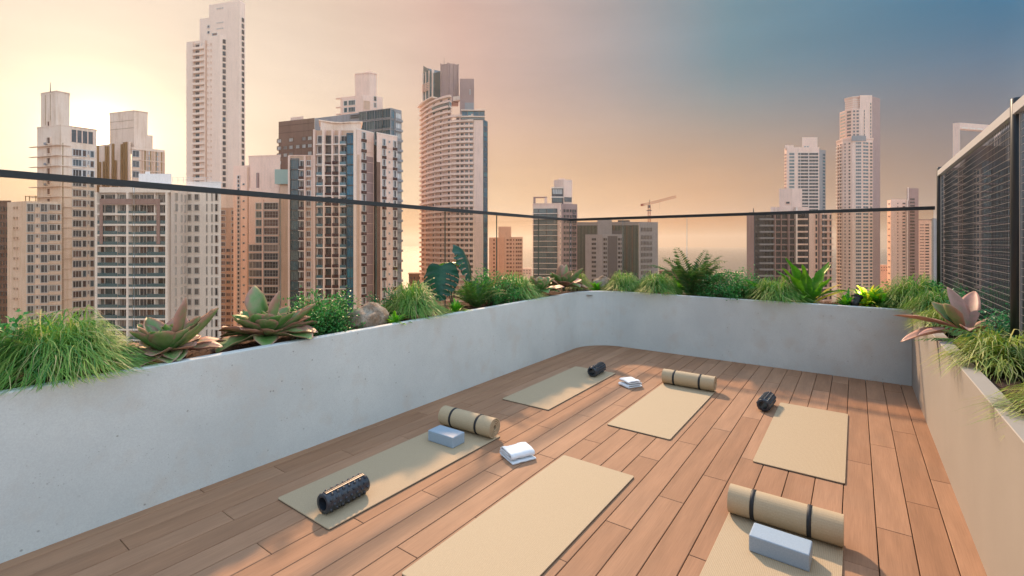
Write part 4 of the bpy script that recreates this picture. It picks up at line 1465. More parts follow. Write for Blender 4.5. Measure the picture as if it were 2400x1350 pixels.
FRESH = leaf_mat('bright fresh leaves', [(0, (0.06, 0.25, 0.03)), (0.6, (0.12, 0.36, 0.035)), (1, (0.22, 0.45, 0.05))], trans=0.4)
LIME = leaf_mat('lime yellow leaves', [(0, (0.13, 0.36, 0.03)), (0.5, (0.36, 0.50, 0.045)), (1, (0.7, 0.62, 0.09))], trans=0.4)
BIRD = leaf_mat('broad glossy leaves', [(0, (0.05, 0.20, 0.025)), (0.6, (0.1, 0.28, 0.03)), (1, (0.36, 0.42, 0.05))], rough=0.35)
MONS = leaf_mat('dark split leaves', [(0, (0.015, 0.075, 0.045)), (0.7, (0.02, 0.095, 0.05)), (0.8, (0.06, 0.24, 0.025)), (1, (0.10, 0.32, 0.03))], rough=0.3, trans=0.2)
m, n, l, b = new_mat('plant stem')
b.inputs['Base Color'].default_value = (0.07, 0.085, 0.03, 1)
b.inputs['Roughness'].default_value = 0.6
STEM = m


def set_attr(me, name, vals):
    a = me.attributes.new(name, 'FLOAT', 'POINT')
    a.data.foreach_set('value', vals)


def mop_mesh(name, seed, n, Rr, H, w, mat, seg=5, droop=1.0, wild=0.12, zmin=0.12):
    """a mop of arching blades"""
    rg = random.Random(seed)
    v, f, tint = [], [], []
    for k in range(n):
        az = rg.uniform(0, 2 * math.pi)
        q = rg.random() ** 0.75
        Rk = Rr * (0.25 + 0.8 * q) * rg.uniform(0.85, 1.12)
        Hk = H * (1.08 - 0.62 * q) * rg.uniform(0.8, 1.15)
        ca, sa = math.cos(az), math.sin(az)
        r0 = Rr * 0.22 * math.sqrt(rg.random())
        a0 = az + rg.uniform(-0.9, 0.9)
        bx, by = r0 * math.cos(a0), r0 * math.sin(a0)
        sw = rg.uniform(-wild, wild) * Rr * 2
        sw2 = rg.uniform(-wild, wild) * Rr
        ww = w * rg.uniform(0.6, 1.2)
        dr = droop * rg.uniform(0.75, 1.15) * (0.35 + 0.75 * q)
        tt = min(1, max(0, rg.gauss(0.42, 0.24)))
        base = len(v)
        for i in range(seg + 1):
            t = i / seg
            rad = Rk * t ** 1.12
            z = Hk * (2.25 * t - (1.25 + 1.05 * dr) * t * t)
            side = sw * t * t + sw2 * math.sin(t * 5)
            cx_, cy_ = bx + ca * rad - sa * side, by + sa * rad + ca * side
            hw = ww * (1 - t ** 2.2) * (0.7 + 0.6 * t) + 0.0004
            z = max(z, zmin + 0.014 * math.sin(k))
            v += [(cx_ + sa * hw, cy_ - ca * hw, z), (cx_ - sa * hw, cy_ + ca * hw, z + hw * 0.4)]
            tv = min(1, max(0, tt + 0.18 * t))
            tint += [tv, tv]
        for i in range(seg):
            a = base + 2 * i
            f.append((a, a + 1, a + 3, a + 2))
    me = bpy.data.meshes.new(name)
    me.from_pydata(v, [], f)
    me.materials.append(mat)
    set_attr(me, 'tint', tint)
    me.polygons.foreach_set('use_smooth', [True] * len(f))
    return me


def bush_mesh(seed, n, rx, rz, ls, mat):
    """twigs and small leaves through an uneven crown; returns leaves and twigs"""
    rg = random.Random(seed)
    v, f, tint = [], [], []
    tw = MB()
    nt = max(26, n // 42)
    per = n // nt
    for k in range(nt):
        az = rg.uniform(0, 6.283)
        el = math.asin(rg.uniform(0.0, 1.0))
        L = rg.uniform(0.7, 1.12)
        d = Vector((math.cos(az) * math.cos(el) ** 0.6 * rx, math.sin(az) * math.cos(el) ** 0.6 * rx, (0.1 + 0.9 * math.sin(el)) * rz)) * L
        mid = Vector((d.x * 0.5, d.y * 0.5, d.z * 0.62))
        path = [Vector((0, 0, 0)), mid * 0.5, mid, mid * 0.35 + d * 0.65 + Vector((0, 0, rz * 0.04)), d]
        tw.tube(path, [0.004, 0.0035, 0.0028, 0.002, 0.001], 3, cap=False)
        for j in range(per):
            t = rg.uniform(0.3, 1.02)
            s = t * 4
            i = min(3, int(s))
            p = path[i].lerp(path[i + 1], s - i) + Vector((rg.gauss(0, 1), rg.gauss(0, 1), rg.gauss(0, 1))) * rx * 0.085
            ax = Vector((rg.gauss(0, 1), rg.gauss(0, 1), rg.gauss(0.35, 0.8))).normalized()
            up = Vector((rg.gauss(0, 0.6), rg.gauss(0, 0.6), 1)).normalized()
            sd = ax.cross(up).normalized()
            nr = sd.cross(ax)
            ll = ls * rg.uniform(0.6, 1.25)
            lw = ll * 0.3
            o = len(v)
            v += [p, p + ax * ll * 0.45 + sd * lw + nr * lw * 0.3, p + ax * ll, p + ax * ll * 0.45 - sd * lw + nr * lw * 0.3]
            f += [(o, o + 1, o + 2), (o, o + 2, o + 3)]
            tt = min(0.97, max(0, rg.gauss(0.45, 0.25)))
            if rg.random() < 0.006:
                tt = 1.0
            tint += [tt] * 4
    me = bpy.data.meshes.new('foliage')
    me.from_pydata(v, [], f)
    me.materials.append(mat)
    set_attr(me, 'tint', tint)
    return me, tw.mesh('twigs', STEM)


def blade_mesh(name, L, W, mat, bend, tint, seg=9, cross=4, fold=0.25, wave=0.0, tipw=0.35, seed=0, thick=0.0, rnd=0.8):
    """one broad leaf along +X, rising then drooping; optional thickness"""
    rg = random.Random(seed)
    v, f, tn = [], [], []
    ph = rg.uniform(0, 6)
    for i in range(seg + 1):
        t = i / seg
        ang = bend[0] + (bend[1] - bend[0]) * t
        if i == 0:
            px, pz = 0.0, 0.0
        else:
            px += L / seg * math.cos(ang)
            pz += L / seg * math.sin(ang)
        wd = W * (math.sin(math.pi * min(1, (t * 0.94 + 0.05)) ** tipw_exp(tipw)) ** rnd) + 0.002
        for j in range(cross + 1):
            s = j / cross * 2 - 1
            hh = fold * abs(s) ** 1.6 * wd + wave * wd * math.sin(t * 17 + ph + s) * abs(s)
            v.append((px - math.sin(ang) * hh, s * wd, pz + math.cos(ang) * hh))
            tn.append(min(1, max(0, tint + (0.44 * abs(s) ** 3 if thick else 0) + (0.22 * t * t if thick else 0.1 * t))))
    c = cross + 1
    for i in range(seg):
        for j in range(cross):
            f.append((i * c + j, i * c + j + 1, (i + 1) * c + j + 1, (i + 1) * c + j))
    if thick:
        o = len(v)
        for i in range(seg + 1):
            t = i / seg
            for j in range(c):
                s = j / cross * 2 - 1
                p = v[i * c + j]
                th = thick * (1 - abs(s) ** 2.2) * (1 - t) ** 0.5 + 0.0006
                v.append((p[0] + 0.3 * th, p[1], p[2] - th))
                tn.append(tn[i * c + j])
        for i in range(seg):
            for j in range(cross):
                f.append((o + i * c + j, o + (i + 1) * c + j, o + (i + 1) * c + j + 1, o + i * c + j + 1))
        rim = [i * c for i in range(seg + 1)] + [seg * c + j for j in range(1, c)] + [i * c + cross for i in range(seg - 1, -1, -1)]
        for a, q in zip(rim[:-1], rim[1:]):
            f.append((a, q, o + q, o + a))
    me = bpy.data.meshes.new(name)
    me.from_pydata(v, [], f)
    me.materials.append(mat)
    set_attr(me, 'tint', tn)
    me.polygons.foreach_set('use_smooth', [True] * len(f))
    return me


def tipw_exp(q):
    return q * 2.2


def frond_mesh(name, L, mat, bend, seed, nl=22, lw=0.16, dens=1.0):
    rg = random.Random(seed)
    pts, px, pz = [], 0.0, 0.0
    S = 24
    for i in range(S + 1):
        t = i / S
        ang = bend[0] + (bend[1] - bend[0]) * t ** 1.2
        pts.append((Vector((px, 0, pz)), ang))
        px += L / S * math.cos(ang)
        pz += L / S * math.sin(ang)
    v, f, tn = [], [], []
    for i in range(S):
        w = 0.003 * (1 - i / S) + 0.0008
        o = len(v)
        for p, a in (pts[i], pts[i + 1]):
            v += [p + Vector((0, w, 0)), p - Vector((0, w, 0))]
            tn += [0.35] * 2
        f.append((o, o + 1, o + 3, o + 2))
    for k in range(nl):
        t = 0.08 + 0.92 * k / nl
        i = min(S, int(t * S))
        p, ang = pts[i]
        ll = L * lw * math.sin(math.pi * (0.12 + 0.86 * t)) ** 0.7 * rg.uniform(0.85, 1.1)
        fx = Vector((math.cos(ang), 0, math.sin(ang)))
        up = Vector((-math.sin(ang), 0, math.cos(ang)))
        for sd in (-1, 1):
            d = (fx * 0.55 + Vector((0, sd, 0)) * 0.9 + up * rg.uniform(-0.25, 0.12)).normalized()
            wv = fx * ll * 0.13
            o = len(v)
            v += [p - wv * 0.4, p + d * ll * 0.5 - wv, p + d * ll - up * ll * 0.12, p + d * ll * 0.5 + wv]
            f += [(o, o + 1, o + 2), (o, o + 2, o + 3)]
            tt = min(1, max(0, rg.gauss(0.45, 0.2)))
            tn += [tt] * 4
    me = bpy.data.meshes.new(name)
    me.from_pydata(v, [], f)
    me.materials.append(mat)
    set_attr(me, 'tint', tn)
    return me


def spot(u, plane, off=0.0):
    """where the bearing u meets the planter centre line"""
    if plane == 'L':
        x, y, d = onx(u, -3.84 + off)
    elif plane == 'B':
        x, y, d = ony(u, 7.27 + off)
    else:
        x, y, d = onx(u, 0.70 + off)
    return x, y, d


ZS0 = 0.795
# --- mop grasses
mops = [mop_mesh('grass_blades', 11 + k, 950, 1.0, 1.0, 0.0125, GRASS, droop=1.0) for k in range(3)]
mopy = [mop_mesh('grass_blades', 41 + k, 800, 1.0, 1.0, 0.0135, GRASSY, droop=1.05, wild=0.2, zmin=-0.15) for k in range(2)]
big = mop_mesh('grass_blades', 5, 2300, 1.0, 1.0, 0.0075, GRASS, seg=7, droop=1.05, wild=0.16)
GG = 'mop grasses in the planters'
for u, pl_, off, wpx, vt, me, label in (
        (140, 'L', 0.02, 345, 728, big, 'largest mop of green grass, spilling over the planter at the left edge of the view'),
        (968, 'L', 0.06, 165, 656, mops[0], 'green grass mop between the brown boulder and the big split leaf'),
        (1212, 'L', 0.02, 130, 640, mops[1], 'green grass mop between the leafy shrub and the pink rosettes'),
        (1352, 'B', 0.1, 80, 634, mopy[0], 'small light grass mop right behind the pink rosettes'),
        (1463, 'B', -0.05, 104, 634, mops[2], 'small round grass mop just right of the pale boulder'),
        (1543, 'B', -0.08, 126, 634, mops[0], 'round grass mop beside the palm fern, second right of the pale boulder'),
        (1818, 'B', -0.06, 150, 648, mops[1], 'grass mop in front of the tall broad leaved plant'),
        (2140, 'B', -0.02, 150, 640, mops[2], 'wide grass mop in the far right corner by the screen post')):
    x_, y_, d = spot(u, pl_, off)
    r = wpx / 2 * d / F_PX
    h = zz(vt, d) - ZS0
    o = link('mop_grass', me, None, (x_, y_, ZS0), (0, 0, random.uniform(0, 6)), (r * 1.05, r * 1.05, h * 1.12))
    tag(o, label, 'grass', GG)
for (x_, y_, r, h, me, label) in (
        (0.66, 5.75, 0.30, 0.28, mopy[0], 'yellow green grass mop hanging over the beige wall below the pink agave leaves'),
        (0.74, 4.10, 0.34, 0.34, mopy[1], 'large yellow green grass mop hanging over the middle of the beige wall'),
        (0.70, 6.75, 0.34, 0.36, mops[1], 'green grass mop in the far right corner behind the pink agave leaves'),
        (1.05, 5.15, 0.34, 0.34, mopy[1], 'yellow green grass mop half behind the wire mesh at the agave'),
        (0.80, 3.05, 0.33, 0.30, mopy[0], 'yellow green grass mop at the right edge of the view near the bare soil')):
    o = link('mop_grass', me, None, (x_, y_, ZS0 + 0.01), (0, 0, random.uniform(0, 6)), (r, r, h))
    tag(o, label, 'grass', GG)

# --- leafy shrubs
BG = 'leafy shrubs in the planters'
for k, (x_, y_, d, rx, rz, n_, ls, mt, label) in enumerate((
        (*spot(8, 'L', -0.05), 0.21, 0.46, 1300, 0.030, BUSHM, 'loose green shrub behind the big grass mop at the left edge'),
        (*spot(760, 'L', 0.0), 0.33, 0.36, 7000, 0.025, BUSHM, 'dense rounded green shrub on the left of the brown boulder'),
        (*spot(1160, 'L', -0.06), 0.38, 0.48, 5200, 0.027, BUSHM, 'green shrub right of the big split leaves'),
        (*spot(1712, 'B', 0.0), 0.42, 0.46, 6000, 0.030, BUSHM, 'blue green shrub between the palm fern and the grass mop'),
        (*spot(2215, 'B', 0.0), 0.30, 0.40, 3600, 0.030, BUSHM, 'green shrub at the foot of the far screen post'),
        (*spot(1650, 'B', 0.2), 0.26, 0.34, 2600, 0.028, BUSHM, 'low green shrub close to the glass behind the blue green shrub'),
        (*spot(1500, 'B', 0.2), 0.24, 0.26, 2200, 0.026, BUSHD, 'low dark shrub close to the glass behind the two round grass mops'),
        (*spot(1800, 'B', 0.2), 0.26, 0.32, 2400, 0.028, BUSHD, 'low dark shrub close to the glass left of the broad leaved plant'),
        (*spot(2095, 'B', 0.2), 0.26, 0.30, 2400, 0.028, BUSHM, 'low green shrub close to the glass behind the vivid green leafy plant'),
        (*spot(905, 'L', -0.2), 0.22, 0.30, 2200, 0.026, BUSHD, 'low dark shrub close to the glass behind the brown boulder'),
        (*spot(1230, 'L', -0.2), 0.24, 0.30, 2200, 0.027, BUSHM, 'low green shrub close to the glass behind the grass and rosettes'),
        (1.10, 5.9, 0, 0.40, 0.5, 5200, 0.032, BUSHD, 'dark green shrub growing behind the wire mesh'),
        (0.93, 4.35, 0, 0.30, 0.42, 4600, 0.028, BUSHD, 'dense dark green shrub beside the near screen post'))):
    o = thing('leafy_shrub', label, 'shrub', (x_, y_, ZS0 - 0.01), random.uniform(0, 6), BG)
    lm, tm = bush_mesh(60 + k, n_, rx, rz, ls, mt)
    link('foliage', lm, o)
    link('twigs', tm, o)

# --- rosettes with thick leaves
m, n, l, b = new_mat('thick rosette leaf')
a_ = N(n, 'ShaderNodeAttribute', attribute_name='tint')
oi = N(n, 'ShaderNodeObjectInfo').outputs['Random']
sh = N(n, 'ShaderNodeMath', operation='MULTIPLY_ADD', i_1=0.30, i_2=-0.15)
l.new(oi, sh.inputs[0])
g_ = N(n, 'ShaderNodeNewGeometry').outputs['Position']
nz = mapr(n, l, tex_noise(n, l, 22, g_, 4), 0.3, 0.7, -0.14, 0.14)
s1 = N(n, 'ShaderNodeMath', operation='ADD')
l.new(a_.outputs['Fac'], s1.inputs[0])
l.new(sh.outputs[0], s1.inputs[1])
s2_ = N(n, 'ShaderNodeMath', operation='ADD', use_clamp=True)
l.new(s1.outputs[0], s2_.inputs[0])
l.new(nz, s2_.inputs[1])
r = ramp(n, [(0, (0.05, 0.17, 0.025)), (0.3, (0.11, 0.25, 0.06)), (0.5, (0.21, 0.27, 0.11)), (0.7, (0.34, 0.19, 0.13)), (1, (0.44, 0.22, 0.17))], lin=True, interp='LINEAR')
l.new(s2_.outputs[0], r.inputs[0])
l.new(mixc(n, l, mapr(n, l, tex_noise(n, l, 140, g_, 3), 0.55, 0.75, 0, 0.35), r.outputs[0], (0.2, 0.12, 0.07)), b.inputs['Base Color'])
b.inputs['Roughness'].default_value = 0.5
b.inputs['Subsurface Weight'].default_value = 0.12
b.inputs['Subsurface Radius'].default_value = (0.02, 0.02, 0.008)
b.inputs['Subsurface Scale'].default_value = 0.3
SUCC = m
sl_in = [blade_mesh('leaf', 1.0, 0.34, SUCC, (R(62 + 6 * k), R(86)), 0.02 + 0.06 * k, 9, 6, 0.45, 0.03, 0.66, k, 0.06, 0.62) for k in range(3)]
sl_mid = [blade_mesh('leaf', 1.0, 0.30, SUCC, (R(30), R(44 + 10 * k)), 0.12 + 0.12 * k, 10, 6, 0.4, 0.05, 0.66, 10 + k, 0.055, 0.62) for k in range(3)]
sl_out = [blade_mesh('leaf', 1.0, 0.27, SUCC, (R(16), R(-18 + 16 * k)), 0.24 + 0.17 * k, 10, 6, 0.3, 0.06, 0.64, 20 + k, 0.05, 0.66) for k in range(3)]


def rosette(label, x_, y_, z_, s, seed, n_=26, pink=0.0, extra=(), group='thick leaved rosettes'):
    rg = random.Random(seed)
    o = thing('rosette_plant', label, 'succulent', (x_, y_, z_), 0, group)
    for k in range(n_):
        q = k / (n_ - 1)
        az = k * 2.39996 + rg.uniform(-0.2, 0.2)
        if q < 0.28:
            me, L = rg.choice(sl_in), s * (0.36 + 0.8 * q) * rg.uniform(0.9, 1.1)
        elif q < 0.66:
            me, L = rg.choice(sl_mid), s * (0.62 + 0.3 * q) * rg.uniform(0.85, 1.15)
        else:
            me, L = rg.choice(sl_out), s * (0.72 + 0.34 * q) * rg.uniform(0.8, 1.12)
        r0 = s * 0.05 * q
        link('leaf', me, o, (r0 * math.cos(az), r0 * math.sin(az), s * (0.16 - 0.10 * q)), (rg.uniform(-0.18, 0.18), rg.uniform(-0.08, 0.08), az), (L, L * rg.uniform(0.85, 1.1), L))
    for az, tilt, L, w in extra:
        link('leaf', sl_mid[2], o, (0, 0, s * 0.1), (rg.uniform(-0.2, 0.2), tilt, az), (L, L * w, L))
    x = MB()
    x.tube([(0, 0, -0.05), (0, 0, s * 0.16)], s * 0.07, 8)
    link('stem', x.mesh('stem', STEM), o)
    return o


x_, y_, d = spot(393, 'L', 0.10)
rosette('green and pink thick leaved rosette right of the largest grass mop', x_, y_, ZS0 + 0.05, 0.32, 4, 40, extra=((R(60), -0.42, 0.38, 0.8), (R(72), 0.12, 0.40, 0.7)))
x_, y_, d = spot(622, 'L', 0.06)
rosette('green rosette with one tall upright leaf left of the dense shrub', x_, y_, ZS0 + 0.05, 0.345, 9, 46, extra=((R(20), -0.95, 0.40, 0.95), (R(48), -0.42, 0.36, 0.9), (R(70), 0.35, 0.44, 0.6)))
x_, y_, d = -3.70, 5.78, 0
rosette('small yellowish rosette left of the taller pink rosette in the corner', x_, y_, ZS0 + 0.09, 0.32, 13, 30)
x_, y_, d = -3.72, 6.52, 0
rosette('pinkish rosette with upright pointed leaves in the rounded corner', x_, y_, ZS0 + 0.10, 0.36, 17, 34, extra=((R(-60), -0.75, 0.34, 0.9), (R(-10), -0.6, 0.34, 0.9), (R(10), 0.1, 0.42, 0.7)))
o = thing('agave_plant', 'purple pink agave with long pointed leaves over the beige wall', 'succulent', (0.70, 5.05, ZS0 + 0.06))
ag = [blade_mesh('leaf', 1.0, 0.16, SUCC, (R(40), R(18 - 14 * k)), 0.58 + 0.16 * k, 12, 6, 0.35, 0.03, 0.42, 30 + k, 0.03) for k in range(2)]
for k, (az, tilt, L, w) in enumerate(((R(178), 0.30, 0.46, 1.0), (R(196), 0.62, 0.45, 1.05), (R(120), -0.55, 0.40, 1.1), (R(70), -0.5, 0.42, 1.1), (R(222), 0.55, 0.4, 0.9),
                                     (R(150), -0.05, 0.30, 1.0), (R(20), 0.1, 0.4, 1.0), (R(-40), 0.2, 0.4, 1.0), (R(165), -0.35, 0.24, 1.2), (R(262), 0.2, 0.36, 0.9), (R(205), -0.3, 0.26, 1.1))):
    link('leaf', ag[k % 2] if k not in (5, 8, 10) else sl_mid[1], o, (0.02 * math.cos(az), 0.02 * math.sin(az), 0.06), (0.1 * (-1) ** k, tilt, az), (L * 0.95, L * w * 0.95, L * 0.95))

# --- split leaves
def monstera(name, L, tint, seed, droop=0.5):
    rg = random.Random(seed)
    NI, NJ = 48, 9
    v, tn, f = [], [], []
    idx = {}
    for i in range(NI + 1):
        t = i / NI
        hw = L * 0.50 * (math.sin(math.pi * min(1, t * 0.93 + 0.07) ** 0.62)) ** 0.75 * (1 if t < 0.97 else 0.5)
        back = 0.16 * L * (1 - min(1, t / 0.22)) ** 1.4
        for j in range(-NJ, NJ + 1):
            s = j / NJ
            x0 = t * L - back * min(1, abs(s) * 1.3) * (1 if abs(s) > 0.12 else 0) + abs(s) * hw * 0.16
            y0 = s * hw
            z = -droop * (x0 / L) ** 2 * L * 0.5 - 0.28 * abs(s) ** 1.6 * hw + 0.012 * math.sin(t * 40) * abs(s)
            idx[i, j] = len(v)
            v.append((x0, y0, z))
            tn.append(min(1, max(0, tint + (0.12 if j == 0 else 0))))
    for i in range(NI):
        for j in range(-NJ, NJ):
            a = max(abs(j), abs(j + 1)) / NJ
            sh_ = int(a * 5)
            if i > 9 and i < 45 and ((i + 60 - sh_) % 7) == (3 if j < 0 else 5) and a > 0.42:
                continue
            f.append((idx[i, j], idx[i + 1, j], idx[i + 1, j + 1], idx[i, j + 1]))
    me = bpy.data.meshes.new(name)
    me.from_pydata(v, [], f)
    me.materials.append(MONS)
    set_attr(me, 'tint', tn)
    me.polygons.foreach_set('use_smooth', [True] * len(f))
    return me


mx_, my_, d = spot(1062, 'L', -0.02)
o = thing('split_leaf_plant', 'large dark split leaf plant towering over the left planter', 'plant', (mx_, my_, ZS0))
tocam = math.atan2(-my_, -mx_)


def big_leaf(me, u, v, dd, rot, sc):
    p = pt(u, dd)
    z = zz(v, dd)
    loc = Vector((p.x - mx_, p.y - my_, z - ZS0))
    link('leaf', me, o, loc, rot, (sc, sc, sc))
    x = MB()
    x.tube([(0, 0, -0.03), (loc.x * 0.25, loc.y * 0.25, loc.z * 0.7), (loc.x * 0.75, loc.y * 0.75, loc.z * 0.98), loc], [0.008, 0.007, 0.005, 0.004], 6)
    link('leaf_stalk', x.mesh('leaf_stalk', STEM), o)


d1 = d
l1, l2, l3 = monstera('leaf', 0.42, 0.1, 1, 0.35), monstera('leaf', 0.44, 0.15, 2, 0.6), monstera('leaf', 0.34, 0.95, 3, 0.3)
# front leaf faces the deck and hangs down, the second stands behind and leans right, a fresh one lies on top
big_leaf(l1, 1033, 622, d1 - 0.14, (R(8), R(62), tocam - 0.10), 1.0)
big_leaf(l2, 1082, 583, d1 + 0.05, (R(-25), R(50), tocam + 0.75), 0.95)
big_leaf(l3, 1040, 616, d1 + 0.06, (R(-10), R(-4), tocam + 2.4), 0.9)
big_leaf(l3, 1015, 650, d1 + 0.05, (R(-10), R(20), tocam - 1.5), 0.6)

# --- ferns and palm like fronds
fr_m = [frond_mesh('frond', 1.0, FERN, (R(70 - 8 * k), R(-25 + 12 * k)), 70 + k, 30) for k in range(3)]
fr_up = [frond_mesh('frond', 1.0, FERN, (R(84 - 9 * k), R(20 - 26 * k)), 75 + k, 34, 0.17) for k in range(3)]


def fern(label, x_, y_, L, n_, seed, up=0.0, name='fern_plant', meshes=fr_m):
    rg = random.Random(seed)
    o = thing(name, label, 'fern', (x_, y_, ZS0), 0)
    for k in range(n_):
        az = k * 2.39996 + rg.uniform(-0.3, 0.3)
        s = L * rg.uniform(0.7, 1.12)
        link('frond', rg.choice(meshes), o, (0.02 * math.cos(az), 0.02 * math.sin(az), 0), (rg.uniform(-0.3, 0.3), rg.uniform(-0.35, 0.2) - up, az), (s, s, s))
    return o


x_, y_, d = spot(1118, 'L', 0.02)
fern('dark fern with pale lit fronds in front of the green shrub', x_, y_, 0.5, 26, 3)
x_, y_, d = spot(1620, 'B', 0.02)
fern('feathery palm fern with tallest fronds between grass mop and blue green shrub', x_, y_, 0.80, 26, 5, 0.05, meshes=fr_up)
fern('dark fern trailing long fronds over the grass on the beige wall', 0.86, 4.25, 0.55, 11, 8, -0.2)
fern('fern sprig peeking from the left edge above the big grass mop', *spot(-25, 'L', -0.1)[:2], 0.50, 10, 12, 0.1)

# --- clumps of fresh leaves
def clump_mesh(seed, n_, L, W, mat, lo=20, hi=80):
    rg = random.Random(seed)
    v, f, tn = [], [], []
    for k in range(n_):
        az, el = rg.uniform(0, 6.283), R(rg.uniform(lo, hi))
        ll, ww = L * rg.uniform(0.55, 1.1), W * rg.uniform(0.8, 1.2)
        px, pz = 0.0, 0.0
        o = len(v)
        tt = rg.random()
        tw = rg.uniform(-0.5, 0.5)
        for i in range(6):
            t = i / 5
            a = el - 1.1 * t * t
            wd = ww * math.sin(math.pi * (0.12 + 0.85 * t)) ** 0.8
            c_, s_2 = math.cos(az + tw * t), math.sin(az + tw * t)
            for sd, hh in ((-1, 0.25), (0, 0), (1, 0.25)):
                v.append((c_ * px - s_2 * sd * wd, s_2 * px + c_ * sd * wd, pz + hh * wd))
                tn.append(tt)
            px += ll / 5 * math.cos(a)
            pz += ll / 5 * math.sin(a)
        for i in range(5):
            for j in range(2):
                q = o + i * 3 + j
                f.append((q, q + 1, q + 4, q + 3))
    me = bpy.data.meshes.new('leaves')
    me.from_pydata(v, [], f)
    me.materials.append(mat)
    set_attr(me, 'tint', tn)
    me.polygons.foreach_set('use_smooth', [True] * len(f))
    return me


for u, pl_, off, L, W, n_, mat, label in (
        (1068, 'L', 0.20, 0.20, 0.016, 46, FRESH, 'small bright green leafy plant below the big split leaf'),
        (925, 'L', 0.24, 0.19, 0.016, 40, FRESH, 'small bright green leafy plant beside the brown boulder'),
        (1240, 'L', -0.1, 0.30, 0.02, 60, FRESH, 'bright leafy plant behind the yellowish corner rosette'),
        (1108, 'L', -0.2, 0.42, 0.022, 60, FRESH, 'tall fresh green leafy plant right behind the big split leaf'),
        (1590, 'B', 0.15, 0.36, 0.022, 60, FRESH, 'green leafy plant behind the feathery palm fern'),
        (1770, 'B', 0.15, 0.38, 0.022, 60, FRESH, 'green leafy plant behind the grass mop and blue green shrub'),
        (1398, 'B', -0.12, 0.22, 0.02, 46, FRESH, 'small bright green leafy plant below the pale boulder'),
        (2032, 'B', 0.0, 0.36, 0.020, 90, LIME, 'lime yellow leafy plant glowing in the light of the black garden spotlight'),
        (2066, 'B', -0.02, 0.34, 0.022, 70, FRESH, 'vivid green leafy plant right of the lime yellow one'),
        (1985, 'B', -0.10, 0.26, 0.018, 40, FRESH, 'green leafy plant left of the black garden spotlight')):
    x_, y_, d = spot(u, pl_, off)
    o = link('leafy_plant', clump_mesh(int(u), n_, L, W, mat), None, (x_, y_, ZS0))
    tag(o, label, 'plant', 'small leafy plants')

# --- tall broad leaved plant
x_, y_, d = spot(1895, 'B', 0.02)
o = thing('broad_leaf_plant', 'tall plant with broad upright green leaves and yellow side leaves', 'plant', (x_, y_, ZS0))
bl = [blade_mesh('leaf', 1.0, 0.135, BIRD, (R(80), R(60)), 0.35 + 0.2 * k, 12, 4, 0.35, 0.22, 0.46, 80 + k) for k in range(2)]
bs = [blade_mesh('leaf', 1.0, 0.11, BIRD, (R(62), R(-10)), 0.3 + 0.2 * k, 12, 4, 0.35, 0.2, 0.46, 90 + k) for k in range(2)]
by_ = blade_mesh('leaf', 1.0, 0.055, LIME, (R(45), R(15)), 0.85, 12, 4, 0.3, 0.1, 0.46, 99)
right = math.atan2(RT[1], RT[0])
for k, (az, tilt, L, me) in enumerate(((right + math.pi, -0.02, 0.66, bl[0]), (right + math.pi, 0.28, 0.62, bl[1]), (right, -0.05, 0.60, bl[0]), (right, 0.18, 0.62, bl[1]), (right + 2, 0.1, 0.5, bl[0]), (right - 1.2, 0.2, 0.45, bl[1]),
                                      (right + 2.9, 0.1, 0.5, bs[0]), (right - 0.5, 0.0, 0.5, bs[1]), (right - 2.2, 0.1, 0.44, bs[0]), (right + 1.2, 0.1, 0.46, bs[1]), (right - 2.9, 0.25, 0.42, bs[1]), (right - 1.6, -0.2, 0.36, bs[0]),
                                      (right + 2.6, 0.32, 0.6, bl[0]), (right + 0.4, 0.3, 0.55, bl[0]), (right - 2.0, -0.05, 0.5, bl[1]), (right + 3.3, -0.12, 0.56, bl[1]), (right + 0.6, 0.1, 0.5, bl[1]), (right + 0.1, 0.0, 0.56, by_), (right - 0.1, 0.12, 0.55, by_))):
    link('leaf', me, o, (0.03 * math.cos(az), 0.03 * math.sin(az), 0), (0.15 * (-1) ** k, tilt, az), (L, L, L))
x = MB()
for k in range(9):
    a = k * 0.7
    x.tube([(0.025 * math.cos(a), 0.025 * math.sin(a), -0.02), (0.05 * math.cos(a), 0.05 * math.sin(a), 0.12)], [0.008, 0.005], 5)
link('stalks', x.mesh('stalks', STEM), o)

